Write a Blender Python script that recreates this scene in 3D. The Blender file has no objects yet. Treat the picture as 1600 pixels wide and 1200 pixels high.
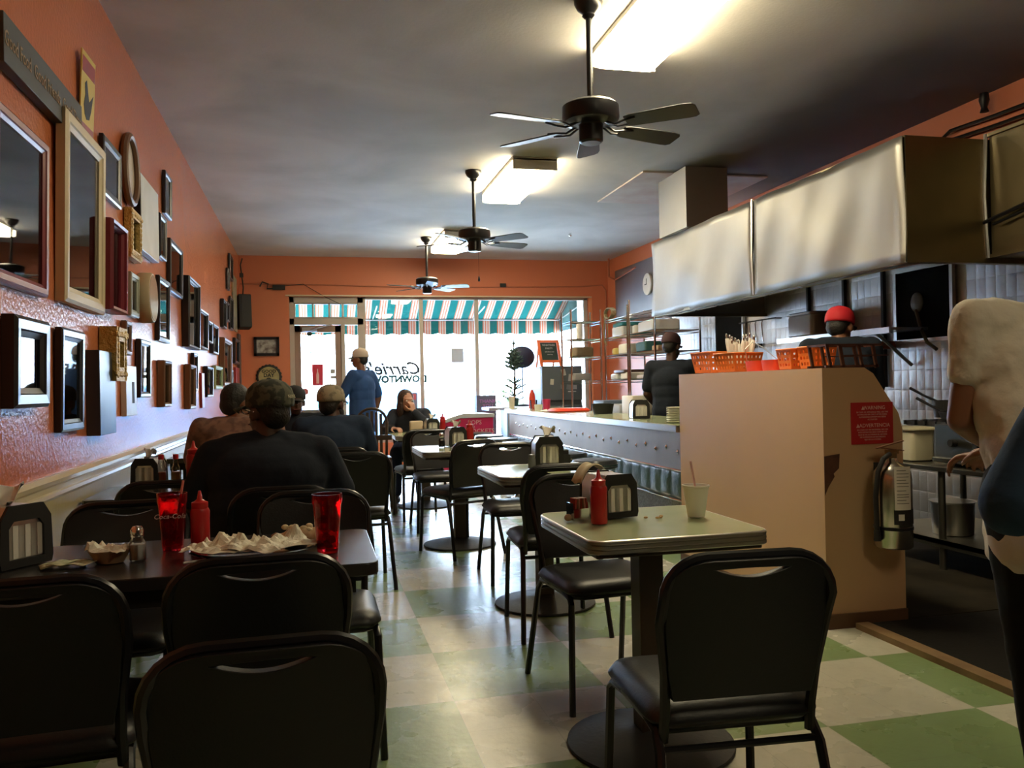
import bpy, bmesh, math, random
from mathutils import Vector, Matrix, Euler
from math import sin, cos, pi, radians as R
random.seed(7)
scn = bpy.context.scene
COL = scn.collection

# ------------------------------------------------------------------ camera
cam_d = bpy.data.cameras.new('camera'); cam = bpy.data.objects.new('camera', cam_d); COL.objects.link(cam)
cam_d.sensor_width = 36; cam_d.lens = 1313.4/1600*36; cam_d.clip_start = .05; cam_d.clip_end = 300
YAW, PIT, ROL = .233566, .003668, -.02004
fwd = Vector((sin(YAW)*cos(PIT), cos(YAW)*cos(PIT), sin(PIT)))
rgt = Vector((cos(YAW), -sin(YAW), 0)); up = rgt.cross(fwd)
r2 = rgt*cos(ROL)+up*sin(ROL); u2 = -rgt*sin(ROL)+up*cos(ROL)
m = Matrix((r2, u2, -fwd)).transposed().to_4x4(); m.translation = (0, 0, 1.208)
cam.matrix_world = m
scn.camera = cam
# ------------------------------------------------------------------ world, sun, exposure
W = bpy.data.worlds.new('world'); scn.world = W; W.use_nodes = True
wn = W.node_tree.nodes; wl = W.node_tree.links
bg = wn['Background']; bg.inputs['Strength'].default_value = 31
tc = wn.new('ShaderNodeTexCoord'); sx = wn.new('ShaderNodeSeparateXYZ'); cr = wn.new('ShaderNodeValToRGB')
wl.new(tc.outputs['Generated'], sx.inputs[0]); wl.new(sx.outputs['Z'], cr.inputs[0]); wl.new(cr.outputs[0], bg.inputs['Color'])
cr.color_ramp.elements[0].position = 0.0; cr.color_ramp.elements[0].color = (.68, .83, 1, 1)
cr.color_ramp.elements[1].position = .6; cr.color_ramp.elements[1].color = (.46, .70, 1, 1)
sun_d = bpy.data.lights.new('sun', 'SUN'); sun_d.energy = 40; sun_d.angle = R(.6); sun_d.color = (.90, .95, 1)
sun = bpy.data.objects.new('sun', sun_d); COL.objects.link(sun); sun.rotation_euler = (R(28), R(-22), 0)
scn.view_settings.view_transform = 'Standard'; scn.view_settings.look = 'None'
scn.view_settings.exposure = 0.75; scn.view_settings.gamma = 1; scn.view_settings.use_curve_mapping = False
scn.cycles.max_bounces = 10; scn.cycles.diffuse_bounces = 5; scn.cycles.transparent_max_bounces = 16
scn.cycles.sample_clamp_indirect = 6; scn.cycles.use_denoising = True
scn.cycles.caustics_reflective = False; scn.cycles.caustics_refractive = False
# light portal across the shop front guides daylight sampling
pd = bpy.data.lights.new('portal', 'AREA'); pd.shape = 'RECTANGLE'; pd.size = 4.7; pd.size_y = 2.5; pd.cycles.is_portal = True
po = bpy.data.objects.new('portal', pd); COL.objects.link(po); po.location = (2.0, 13.02, 1.35); po.rotation_euler = (R(-90), 0, 0)

XL, XR, YB, YF, H = -1.02, 4.7, 12.9, -2.6, 3.22

# ------------------------------------------------------------------ materials
MATS = {}
def mat(name, col=(.5, .5, .5), rough=.5, metal=0., **k):
    if name in MATS: return MATS[name]
    m = bpy.data.materials.new(name); m.use_nodes = True; nt = m.node_tree; b = nt.nodes['Principled BSDF']
    b.inputs['Base Color'].default_value = (*col, 1); b.inputs['Roughness'].default_value = rough; b.inputs['Metallic'].default_value = metal
    if 'emit' in k:
        b.inputs['Emission Color'].default_value = (*k['emit'], 1); b.inputs['Emission Strength'].default_value = k.get('es', 1)
    if 'trans' in k: b.inputs['Transmission Weight'].default_value = k['trans']
    if 'ior' in k: b.inputs['IOR'].default_value = k['ior']
    if 'alpha' in k: b.inputs['Alpha'].default_value = k['alpha']
    if 'spec' in k: b.inputs['Specular IOR Level'].default_value = k['spec']
    if 'aniso' in k: b.inputs['Anisotropic'].default_value = k['aniso']
    tcn = nt.nodes.new('ShaderNodeTexCoord')
    src = tcn.outputs['Object']
    if 'var' in k:   # colour variation: (scale, second colour, contrast)
        sc_, c2, ct = k['var']
        n = nt.nodes.new('ShaderNodeTexNoise'); n.inputs['Scale'].default_value = sc_; n.inputs['Detail'].default_value = 5
        if 'stretch' in k:
            mp = nt.nodes.new('ShaderNodeMapping'); mp.inputs['Scale'].default_value = k['stretch']; nt.links.new(src, mp.inputs[0]); nt.links.new(mp.outputs[0], n.inputs[0])
        else: nt.links.new(src, n.inputs[0])
        r = nt.nodes.new('ShaderNodeValToRGB'); r.color_ramp.elements[0].position = .5-ct; r.color_ramp.elements[1].position = .5+ct
        r.color_ramp.elements[0].color = (*col, 1); r.color_ramp.elements[1].color = (*c2, 1)
        nt.links.new(n.outputs[0], r.inputs[0]); nt.links.new(r.outputs[0], b.inputs['Base Color'])
    if 'bump' in k:
        sc_, st = k['bump']
        n = nt.nodes.new('ShaderNodeTexNoise'); n.inputs['Scale'].default_value = sc_; n.inputs['Detail'].default_value = 3
        nt.links.new(src, n.inputs[0])
        bp = nt.nodes.new('ShaderNodeBump'); bp.inputs['Strength'].default_value = st; bp.inputs['Distance'].default_value = k.get('bd', .01)
        nt.links.new(n.outputs[0], bp.inputs['Height']); nt.links.new(bp.outputs[0], b.inputs['Normal'])
    MATS[name] = m
    return m
def math_node(nt, op, a, b=None, c=None):
    n = nt.nodes.new('ShaderNodeMath'); n.operation = op
    for i, v in enumerate((a, b, c)):
        if v is None: continue
        if isinstance(v, (int, float)): n.inputs[i].default_value = v
        else: nt.links.new(v, n.inputs[i])
    return n.outputs[0]
def mixcol(nt, f, a, b):
    n = nt.nodes.new('ShaderNodeMix'); n.data_type = 'RGBA'
    for s, v in ((0, f), (6, a), (7, b)):
        if isinstance(v, (int, float)): n.inputs[s].default_value = v
        elif isinstance(v, tuple): n.inputs[s].default_value = (*v, 1)
        else: nt.links.new(v, n.inputs[s])
    return n.outputs[2]

def floor_mat():
    m = mat('floor_tiles', rough=.3); nt = m.node_tree; b = nt.nodes['Principled BSDF']
    tcn = nt.nodes.new('ShaderNodeTexCoord'); s = nt.nodes.new('ShaderNodeSeparateXYZ'); nt.links.new(tcn.outputs['Object'], s.inputs[0])
    U = .6095
    gx = math_node(nt, 'DIVIDE', math_node(nt, 'ADD', s.outputs['X'], -.512+U*40), U)
    gy = math_node(nt, 'DIVIDE', math_node(nt, 'ADD', s.outputs['Y'], -4.439+U*40), U)
    par = math_node(nt, 'MODULO', math_node(nt, 'ADD', math_node(nt, 'FLOOR', gx), math_node(nt, 'FLOOR', gy)), 2.0)
    n = nt.nodes.new('ShaderNodeTexNoise'); n.inputs['Scale'].default_value = 3.0; n.inputs['Detail'].default_value = 8; nt.links.new(tcn.outputs['Object'], n.inputs[0])
    n2 = nt.nodes.new('ShaderNodeTexNoise'); n2.inputs['Scale'].default_value = 26; n2.inputs['Detail'].default_value = 6; nt.links.new(tcn.outputs['Object'], n2.inputs[0])
    cream = mixcol(nt, n.outputs[0], (.54, .53, .43), (.44, .43, .35))
    green = mixcol(nt, n.outputs[0], (.22, .31, .13), (.17, .25, .12))
    c = mixcol(nt, par, green, cream)
    # seams at every half tile
    sm = None
    for g in (gx, gy):
        h = math_node(nt, 'FRACT', math_node(nt, 'MULTIPLY', g, 2.0))
        d = math_node(nt, 'ABSOLUTE', math_node(nt, 'SUBTRACT', h, .5))
        e = math_node(nt, 'GREATER_THAN', d, .4955)
        sm = e if sm is None else math_node(nt, 'MAXIMUM', sm, e)
    c = mixcol(nt, math_node(nt, 'MULTIPLY', sm, .35), c, (.12, .12, .08))
    # scuffs
    r = nt.nodes.new('ShaderNodeValToRGB'); r.color_ramp.elements[0].position = .5; r.color_ramp.elements[1].position = .85
    nt.links.new(n2.outputs[0], r.inputs[0])
    c = mixcol(nt, math_node(nt, 'MULTIPLY', r.outputs[0], .22), c, (.16, .15, .11))
    nt.links.new(c, b.inputs['Base Color'])
    rr = math_node(nt, 'MULTIPLY_ADD', n.outputs[0], .22, .17); nt.links.new(rr, b.inputs['Roughness'])
    bp = nt.nodes.new('ShaderNodeBump'); bp.inputs['Strength'].default_value = .12; bp.inputs['Distance'].default_value = .01
    nt.links.new(n2.outputs[0], bp.inputs['Height']); nt.links.new(bp.outputs[0], b.inputs['Normal'])
    return m
def quilt_mat(name, base, rough, kx, kz, axis='Y', st=.5, dark=(.1, .1, .1)):
    """stainless sheet embossed with a grid"""
    m = mat(name, base, rough, 1.0); nt = m.node_tree; b = nt.nodes['Principled BSDF']
    tcn = nt.nodes.new('ShaderNodeTexCoord'); s = nt.nodes.new('ShaderNodeSeparateXYZ'); nt.links.new(tcn.outputs['Object'], s.inputs[0])
    a = math_node(nt, 'ABSOLUTE', math_node(nt, 'SINE', math_node(nt, 'MULTIPLY', s.outputs[axis], kx)))
    c = math_node(nt, 'ABSOLUTE', math_node(nt, 'SINE', math_node(nt, 'MULTIPLY', s.outputs['Z'], kz)))
    h = math_node(nt, 'POWER', math_node(nt, 'MULTIPLY', a, c), .35)
    n = nt.nodes.new('ShaderNodeTexNoise'); n.inputs['Scale'].default_value = 2.2; n.inputs['Detail'].default_value = 6; nt.links.new(tcn.outputs['Object'], n.inputs[0])
    hh = math_node(nt, 'ADD', h, math_node(nt, 'MULTIPLY', n.outputs[0], 1.2))
    bp = nt.nodes.new('ShaderNodeBump'); bp.inputs['Strength'].default_value = st; bp.inputs['Distance'].default_value = .012
    nt.links.new(hh, bp.inputs['Height']); nt.links.new(bp.outputs[0], b.inputs['Normal'])
    r = nt.nodes.new('ShaderNodeValToRGB'); r.color_ramp.elements[0].position = .35; r.color_ramp.elements[1].position = .7
    nt.links.new(n.outputs[0], r.inputs[0])
    nt.links.new(mixcol(nt, r.outputs[0], base, tuple(x*.62 for x in base)), b.inputs['Base Color'])
    nt.links.new(math_node(nt, 'MULTIPLY_ADD', n.outputs[0], .3, rough-.1), b.inputs['Roughness'])
    return m
def ceiling_mat():
    m = mat('ceiling_paint', rough=.75); nt = m.node_tree; b = nt.nodes['Principled BSDF']
    tcn = nt.nodes.new('ShaderNodeTexCoord')
    n = nt.nodes.new('ShaderNodeTexNoise'); n.inputs['Scale'].default_value = .9; n.inputs['Detail'].default_value = 7; n.inputs['Distortion'].default_value = .4
    nt.links.new(tcn.outputs['Object'], n.inputs[0])
    r = nt.nodes.new('ShaderNodeValToRGB'); r.color_ramp.elements[0].position = .36; r.color_ramp.elements[1].position = .62
    r.color_ramp.elements[0].color = (.50, .48, .44, 1); r.color_ramp.elements[1].color = (.66, .63, .59, 1)
    nt.links.new(n.outputs[0], r.inputs[0])
    # slight grease soot, mostly the range hood's shadow painted into the ceiling colour
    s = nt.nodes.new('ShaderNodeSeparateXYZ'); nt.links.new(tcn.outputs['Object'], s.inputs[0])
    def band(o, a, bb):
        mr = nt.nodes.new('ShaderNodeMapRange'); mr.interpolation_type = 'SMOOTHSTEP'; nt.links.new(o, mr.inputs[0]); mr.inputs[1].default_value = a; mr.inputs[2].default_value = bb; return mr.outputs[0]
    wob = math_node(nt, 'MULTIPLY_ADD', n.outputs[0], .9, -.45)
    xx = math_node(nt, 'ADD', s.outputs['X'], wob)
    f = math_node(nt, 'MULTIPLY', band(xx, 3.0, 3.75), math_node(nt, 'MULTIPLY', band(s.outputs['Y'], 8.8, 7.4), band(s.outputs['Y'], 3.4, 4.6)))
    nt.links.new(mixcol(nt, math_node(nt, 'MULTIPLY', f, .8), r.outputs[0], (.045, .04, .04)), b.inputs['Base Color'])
    n2 = nt.nodes.new('ShaderNodeTexNoise'); n2.inputs['Scale'].default_value = 45; nt.links.new(tcn.outputs['Object'], n2.inputs[0])
    bp = nt.nodes.new('ShaderNodeBump'); bp.inputs['Strength'].default_value = .3; bp.inputs['Distance'].default_value = .004
    nt.links.new(n2.outputs[0], bp.inputs['Height']); nt.links.new(bp.outputs[0], b.inputs['Normal'])
    return m
def glass_mat():
    m = bpy.data.materials.new('window_glass'); m.use_nodes = True; nt = m.node_tree; nt.nodes.clear()
    o = nt.nodes.new('ShaderNodeOutputMaterial'); mx = nt.nodes.new('ShaderNodeMixShader'); t = nt.nodes.new('ShaderNodeBsdfTransparent'); g = nt.nodes.new('ShaderNodeBsdfGlossy')
    g.inputs['Roughness'].default_value = .02; fr = nt.nodes.new('ShaderNodeFresnel'); fr.inputs[0].default_value = 1.45
    t.inputs[0].default_value = (.96, .98, 1, 1)
    nt.links.new(fr.outputs[0], mx.inputs[0]); nt.links.new(t.outputs[0], mx.inputs[1]); nt.links.new(g.outputs[0], mx.inputs[2]); nt.links.new(mx.outputs[0], o.inputs[0])
    return m
def cloth_trans(name, build):
    m = bpy.data.materials.new(name); m.use_nodes = True; nt = m.node_tree; nt.nodes.clear()
    o = nt.nodes.new('ShaderNodeOutputMaterial'); mx = nt.nodes.new('ShaderNodeMixShader'); d = nt.nodes.new('ShaderNodeBsdfDiffuse'); t = nt.nodes.new('ShaderNodeBsdfTranslucent')
    c = build(nt); nt.links.new(c, d.inputs[0]); nt.links.new(c, t.inputs[0]); mx.inputs[0].default_value = .10
    nt.links.new(d.outputs[0], mx.inputs[1]); nt.links.new(t.outputs[0], mx.inputs[2]); nt.links.new(mx.outputs[0], o.inputs[0])
    return m
def awning_cols(nt):
    tcn = nt.nodes.new('ShaderNodeTexCoord'); s = nt.nodes.new('ShaderNodeSeparateXYZ'); nt.links.new(tcn.outputs['Object'], s.inputs[0])
    g = math_node(nt, 'FRACT', math_node(nt, 'DIVIDE', math_node(nt, 'ADD', s.outputs['X'], 10.0), .255))
    green = math_node(nt, 'LESS_THAN', g, .5)
    h = math_node(nt, 'FRACT', math_node(nt, 'MULTIPLY', math_node(nt, 'SUBTRACT', g, .5), 6.0))
    orange = math_node(nt, 'LESS_THAN', h, .4)
    c = mixcol(nt, orange, (.34, .30, .24), (.34, .10, .05))
    return mixcol(nt, green, c, (.012, .095, .085))

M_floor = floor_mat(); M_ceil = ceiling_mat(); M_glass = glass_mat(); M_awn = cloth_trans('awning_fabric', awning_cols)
M_orange = mat('orange_wall_paint', (.62, .20, .085), .2, spec=.2, bump=(48, .5), bd=.006, var=(1.4, (.54, .165, .075), .3))
M_orange2 = mat('orange_wall_paint_smooth', (.60, .19, .09), .5, bump=(30, .2), bd=.004)
M_olive = mat('ochre_wainscot_paint', (.42, .34, .15), .4, bump=(40, .3), bd=.004, var=(3, (.34, .27, .11), .25))
M_rail = mat('cream_gloss_trim', (.62, .53, .36), .22)
M_blackvinyl = mat('black_vinyl', (.0045, .005, .007), .42, bump=(160, .25), bd=.002)
M_blackmetal = mat('black_painted_metal', (.007, .007, .009), .3, spec=.5)
M_blackmatte = mat('black_matte', (.012, .012, .013), .7)
M_steel = mat('brushed_steel', (.60, .59, .57), .3, 1.0, bump=(3, .15), bd=.02)
M_hood = mat('hood_sheet_steel', (.36, .355, .34), .5, 1.0, bump=(1.6, .35), bd=.03, var=(1.5, (.29, .285, .27), .3))
M_hooddark = mat('greasy_hood_steel', (.30, .25, .15), .36, 1.0, bump=(2.5, .4), bd=.02, var=(2, (.18, .15, .09), .3))
M_chrome = mat('chrome', (.75, .75, .76), .12, 1.0)
M_quilt = quilt_mat('quilted_steel_wall', (.66, .64, .62), .45, 3.1416/.09, 3.1416/.16, st=.35)
M_lam = mat('green_laminate_table', (.46, .52, .33), .16, var=(7, (.38, .45, .27), .3))
M_edge = mat('ribbed_aluminium_edge', (.55, .52, .46), .3, 1.0)
M_blackwood = mat('black_laminate_table', (.02, .019, .021), .24, var=(9, (.03, .027, .027), .3), stretch=(1, 12, 1))
M_tan = mat('tan_panel', (.66, .44, .26), .5, bump=(8, .06), bd=.004, var=(1.3, (.60, .39, .22), .3))
M_white = mat('white_plastic', (.75, .75, .72), .4)
M_paper = mat('white_paper', (.82, .80, .74), .8)
M_tissue = mat('waxed_tissue_paper', (.80, .78, .66), .6, bump=(30, .5), bd=.01)
M_red = mat('ketchup_red_plastic', (.45, .012, .014), .35)
M_redclear = mat('red_tumbler_plastic', (.85, .02, .03), .06, trans=.9, ior=1.35)
M_orangepl = mat('orange_basket_plastic', (.75, .20, .04), .4)
M_redpl = mat('red_orange_plastic', (.80, .07, .03), .4)
M_clear = M_glass
M_foam = mat('styrofoam', (.85, .82, .70), .75, bump=(120, .2), bd=.002)
M_skin_d = mat('dark_skin', (.075, .032, .02), .5)
M_skin_m = mat('brown_skin', (.22, .095, .05), .5)
M_skin_l = mat('light_skin', (.50, .26, .18), .5)
M_hair = mat('black_hair', (.01, .008, .007), .6, bump=(90, .6), bd=.006)
M_hairb = mat('brown_hair', (.045, .024, .017), .5, bump=(70, .8), bd=.008)
M_beige = mat('door_frame_metal', (.50, .45, .39), .4, var=(3, (.42, .37, .32), .3))
M_grey = mat('grey_appliance', (.11, .12, .125), .4)
M_wood = mat('brown_wood', (.13, .055, .025), .4, var=(6, (.08, .035, .018), .3), stretch=(1, 1, 8))
M_iron = mat('cast_iron', (.02, .02, .02), .6, bump=(60, .4), bd=.003)
M_rubber = mat('rubber_mat', (.012, .011, .010), .85, spec=.15, bump=(40, .5), bd=.004)
M_concrete = mat('concrete', (.62, .61, .58), .9, var=(1.5, (.29, .285, .27), .3))
M_asphalt = mat('asphalt', (.30, .30, .30), .9)
M_leaf = mat('green_leaves', (.10, .20, .06), .6)
M_yellow = mat('dim_gold', (.55, .40, .15), .5)
M_gold = mat('antique_gold', (.55, .36, .10), .45, .35, bump=(70, 1.0), bd=.012)

# ------------------------------------------------------------------ mesh builder
class MB:
    def __init__(s): s.bm = bmesh.new(); s.mi = 0
    def face(s, vs):
        try: f = s.bm.faces.new(vs); f.material_index = s.mi; return f
        except ValueError: return None
    def box(s, c, d, rot=None, taper=None):
        c = Vector(c); x, y, z = [v/2 for v in d]; vs = []
        for k in (-1, 1):
            t = 1 if (taper is None or k < 0) else taper
            for a, b in ((-1, -1), (1, -1), (1, 1), (-1, 1)):
                p = Vector((a*x*t, b*y*t, k*z))
                if rot is not None: p = rot @ p
                vs.append(s.bm.verts.new(p+c))
        for q in ((3, 2, 1, 0), (4, 5, 6, 7), (0, 1, 5, 4), (1, 2, 6, 5), (2, 3, 7, 6), (3, 0, 4, 7)): s.face([vs[i] for i in q])
        return s
    def ring(s, c, n, u, v, pts): return [s.bm.verts.new(c+u*a+v*b) for a, b in pts]
    def loft(s, rings, cap=True, closed=True):
        n = len(rings[0])
        for A, B in zip(rings, rings[1:]):
            for i in range(n if closed else n-1):
                j = (i+1) % n; s.face([A[i], A[j], B[j], B[i]])
        if cap: s.face(list(reversed(rings[0]))); s.face(rings[-1])
        return s
    def tube(s, pts, r, seg=8, closed=False, ry=None):
        pts = [Vector(p) for p in pts]; rs = r if isinstance(r, (list, tuple)) else [r]*len(pts)
        prev = None; rings = []
        n = len(pts)
        for i, p in enumerate(pts):
            if closed: t = (pts[(i+1) % n]-pts[i-1])
            else: t = (pts[min(i+1, n-1)]-pts[max(i-1, 0)])
            t.normalize()
            if prev is None:
                a = Vector((0, 0, 1)) if abs(t.z) < .9 else Vector((1, 0, 0)); u = t.cross(a).normalized()
            else:
                u = (prev-t*prev.dot(t)); u = u.normalized() if u.length > 1e-5 else prev
            v = t.cross(u); prev = u
            q = (ry or 1)
            rings.append([s.bm.verts.new(p+u*rs[i]*cos(2*pi*k/seg)+v*rs[i]*q*sin(2*pi*k/seg)) for k in range(seg)])
        if closed: rings.append(rings[0])
        return s.loft(rings, cap=not closed)
    def cyl(s, p0, p1, r0, r1=None, seg=16): return s.tube([p0, p1], [r0, r0 if r1 is None else r1], seg)
    def lathe(s, prof, c=(0, 0, 0), seg=20, sx=1, sy=1, wob=0, rot=None):
        c = Vector(c); rings = []
        for r, z in prof:
            rg = []
            for k in range(seg):
                a = 2*pi*k/seg; q = 1+(wob*sin(a*5+z*40) if wob else 0)
                p = Vector((max(r, 1e-4)*cos(a)*sx*q, max(r, 1e-4)*sin(a)*sy*q, z))
                if rot is not None: p = rot @ p
                rg.append(s.bm.verts.new(p+c))
            rings.append(rg)
        return s.loft(rings)
    def ell(s, c, rad, rot=None, seg=14, rn=9):
        c = Vector(c); rx, ry, rz = rad if isinstance(rad, (tuple, list)) else (rad,)*3; rings = []
        for i in range(rn+1):
            th = -pi/2+pi*i/rn; k = max(cos(th), 1e-3); rg = []
            for j in range(seg):
                a = 2*pi*j/seg; p = Vector((rx*k*cos(a), ry*k*sin(a), rz*sin(th)))
                if rot is not None: p = rot @ p
                rg.append(s.bm.verts.new(p+c))
            rings.append(rg)
        return s.loft(rings)
    def caps(s, a, b, r0, r1=None, seg=12):
        """capsule with round ends"""
        a, b = Vector(a), Vector(b); r1 = r0 if r1 is None else r1; t = (b-a); L = t.length; t.normalize()
        pts = []; rs = []
        for k in (85, 60, 30): pts.append(a-t*r0*sin(R(k))); rs.append(r0*cos(R(k)))
        for k in range(5): f = k/4; pts.append(a+t*L*f); rs.append(r0+(r1-r0)*f)
        for k in (30, 60, 85): pts.append(b+t*r1*sin(R(k))); rs.append(r1*cos(R(k)))
        return s.tube(pts, rs, seg)
    def prism(s, poly, h, M=None):
        """polygon in local xy, extruded to z=h; M maps into place"""
        M = M or Matrix.Identity(4)
        A = [s.bm.verts.new(M @ Vector((x, y, 0))) for x, y in poly]; B = [s.bm.verts.new(M @ Vector((x, y, h))) for x, y in poly]
        return s.loft([A, B])
    def rbox(s, c, d, r=.02, n=5, top=.3):
        """cushion-like rounded box: rounded outline, softened top and bottom"""
        c = Vector(c); w, dp, h = d; rings = []
        for ins, z in ((top*r, -h/2), (0, -h/2+top*r), (0, h/2-r*.6), (r*.25, h/2-r*.2), (r*.8, h/2)):
            rings.append([s.bm.verts.new(c+Vector((x, y, z))) for x, y in rrect(w-2*ins, dp-2*ins, max(r-ins*.3, .002), n)])
        return s.loft(rings)
    def grid(s, f, nu, nv):
        g = [[s.bm.verts.new(f(i/nu, j/nv)) for j in range(nv+1)] for i in range(nu+1)]
        for i in range(nu):
            for j in range(nv): s.face([g[i][j], g[i+1][j], g[i+1][j+1], g[i][j+1]])
        return s
    def build(s, name, mats, parent=None, loc=None, smooth=True, bevel=0, solid=0, sub=0, ang=40):
        me = bpy.data.meshes.new(name); bmesh.ops.recalc_face_normals(s.bm, faces=s.bm.faces); s.bm.to_mesh(me); s.bm.free()
        o = bpy.data.objects.new(name, me); COL.objects.link(o)
        for m_ in (mats if isinstance(mats, (list, tuple)) else [mats]): me.materials.append(m_)
        if smooth:
            for p in me.polygons: p.use_smooth = True
            try: me.set_sharp_from_angle(angle=R(ang))
            except Exception: pass
        if parent is not None: o.parent = parent
        if loc is not None: o.location = loc
        if solid: md = o.modifiers.new('solid', 'SOLIDIFY'); md.thickness = solid; md.offset = 0
        if bevel: md = o.modifiers.new('bevel', 'BEVEL'); md.width = bevel; md.segments = 2; md.limit_method = 'ANGLE'; md.angle_limit = R(40)
        if sub: md = o.modifiers.new('sub', 'SUBSURF'); md.levels = sub; md.render_levels = sub
        return o
def rrect(w, d, r, n=5):
    r = min(r, w/2-.0005, d/2-.0005); out = []
    for cx, cy, a0 in ((w/2-r, d/2-r, 0), (-w/2+r, d/2-r, 90), (-w/2+r, -d/2+r, 180), (w/2-r, -d/2+r, 270)):
        for k in range(n+1): a = R(a0+90*k/n); out.append((cx+r*cos(a), cy+r*sin(a)))
    return out
def tag(o, label=None, cat=None, group=None, kind=None):
    for k, v in (('label', label), ('category', cat), ('group', group), ('kind', kind)):
        if v: o[k] = v
    return o
def thing(name, label, cat, loc=(0, 0, 0), rz=0, group=None):
    o = bpy.data.objects.new(name, None); COL.objects.link(o); o.empty_display_size = .1
    o.location = loc; o.rotation_euler = (0, 0, R(rz)); return tag(o, label, cat, group)
def one(mb, name, mats, label, cat, loc=(0, 0, 0), rz=0, group=None, **k):
    o = mb.build(name, mats, **k); o.location = loc; o.rotation_euler = (0, 0, R(rz)); return tag(o, label, cat, group)
def struct(mb, name, mats, **k): return tag(mb.build(name, mats, **k), kind='structure')
def dup(root, loc, rz=0, label=None, group=None, scale=None):
    r = root.copy(); COL.objects.link(r); r.location = loc; r.rotation_euler = (0, 0, R(rz))
    if label: r['label'] = label
    if group: r['group'] = group
    if scale: r.scale = (scale,)*3
    for ch in list(root.children):
        c = ch.copy(); COL.objects.link(c); c.parent = r
        for g in list(ch.children): d = g.copy(); COL.objects.link(d); d.parent = c
    return r
def text(body, size, M, m_, parent=None, name='lettering', ext=.0008, align='CENTER', sx=1, shear=0, bold=0):
    cu = bpy.data.curves.new('t', 'FONT'); cu.body = body; cu.size = size; cu.align_x = align; cu.align_y = 'CENTER'; cu.extrude = ext; cu.resolution_u = 2; cu.shear = shear; cu.offset = bold
    t = bpy.data.objects.new('t', cu); COL.objects.link(t); dg = bpy.context.evaluated_depsgraph_get()
    me = bpy.data.meshes.new_from_object(t.evaluated_get(dg)); bpy.data.objects.remove(t); bpy.data.curves.remove(cu)
    me.transform(Matrix.Diagonal((sx, 1, 1, 1))); me.transform(M); me.materials.clear(); me.materials.append(m_)
    o = bpy.data.objects.new(name, me); COL.objects.link(o)
    if parent is not None: o.parent = parent
    return o
def basis(o, x, y):
    """matrix whose local x, y run along the given vectors, origin o"""
    x = Vector(x).normalized(); y = Vector(y).normalized(); z = x.cross(y)
    m_ = Matrix((x, y, z)).transposed().to_4x4(); m_.translation = Vector(o); return m_
FACE_CAM = lambda o: basis(o, (1, 0, 0), (0, 0, 1))      # faces -Y
FACE_XP = lambda o: basis(o, (0, 1, 0), (0, 0, 1))       # left wall, faces +X, reads along +Y
FACE_XN = lambda o: basis(o, (0, -1, 0), (0, 0, 1))      # faces -X

# ================================================================== THE SETTING
XO = .3
b = MB(); b.box(((XL+XR)/2, (YB+YF)/2, -.05), (XR-XL+2*XO, YB-YF+.3, .1)); struct(b, 'floor', M_floor, smooth=False)
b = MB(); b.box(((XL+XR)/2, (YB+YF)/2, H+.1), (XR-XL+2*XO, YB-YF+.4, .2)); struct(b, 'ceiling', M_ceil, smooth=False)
b = MB(); b.box((XL-.1, (YB+YF)/2, H/2), (.2, YB-YF+.3, H)); struct(b, 'wall_left', M_orange, smooth=False)
b = MB(); b.box((XR+.1, (YB+YF)/2, H/2), (.2, YB-YF+.3, H)); struct(b, 'wall_right', M_orange2, smooth=False)
b = MB(); b.box(((XL+XR)/2, YF-.1, H/2), (XR-XL+.4, .2, H)); struct(b, 'wall_rear', mat('dark_rear_wall', (.035, .038, .045), .7), smooth=False)
# shop-front wall: opening x -.31..4.36, z 0(door)/.42(windows)..2.62
WX0, WX1, WZ1, DX1 = -.31, 4.36, 2.62, .78
b = MB()
b.box(((XL+WX0)/2, YB+.1, H/2), (WX0-XL, .2, H)); b.box(((WX1+XR)/2, YB+.1, H/2), (XR-WX1, .2, H))
b.box(((WX0+WX1)/2, YB+.1, (WZ1+H)/2), (WX1-WX0, .2, H-WZ1)); b.box(((DX1+WX1)/2, YB+.1, .2), (WX1-DX1, .2, .40))
struct(b, 'wall_front', M_orange2, smooth=False)
b = MB(); b.box((XL+.008, (YB+YF)/2, .41), (.016, YB-YF, .82)); struct(b, 'trim_1', M_olive, smooth=False)
prof = [(0, .80), (.018, .80), (.026, .812), (.022, .825), (.014, .83), (.014, .85), (.03, .862), (.034, .878), (.024, .89), (.02, .895), (0, .895)]
b = MB(); b.loft([[b.bm.verts.new((XL+x, y, z)) for x, z in prof] for y in (YF, YB)]); struct(b, 'trim_2', M_rail, ang=30)
b = MB(); b.box((XL+.024, (YB+YF)/2, .05), (.016, YB-YF, .1)); struct(b, 'baseboard_left', M_wood)

# shop-front frames and glass
FY = YB+.08
def frame_bars(bars, name, m_, parent=None, dep=.07, y=None):
    b = MB()
    for x0, x1, z0, z1 in bars: b.box(((x0+x1)/2, y or FY, (z0+z1)/2), (x1-x0, dep, z1-z0))
    return b.build(name, m_, parent, smooth=False, bevel=.004)
w1 = tag(frame_bars([(WX0, WX0+.07, 0, WZ1), (DX1-.09, DX1+.03, 0, WZ1), (WX0, DX1, WZ1-.09, WZ1), (WX0, DX1, 2.20, 2.30), (.44, .50, 0, 2.2)], 'trim_3', M_beige), kind='structure')
# transom window with sliding metal panels
tr = thing('window_1', None, None); tag(tr, kind='structure')
frame_bars([(-.24, -.22, 2.3, 2.53), (.02, .05, 2.3, 2.53), (.26, .29, 2.3, 2.53), (.46, .49, 2.3, 2.53), (-.24, .69, 2.51, 2.53), (-.24, .69, 2.3, 2.32)], 'window_frame', M_steel, tr, dep=.05)
b = MB(); b.box((.22, FY, 2.415), (.92, .006, .2)); b.build('pane', M_glass, tr)
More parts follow.
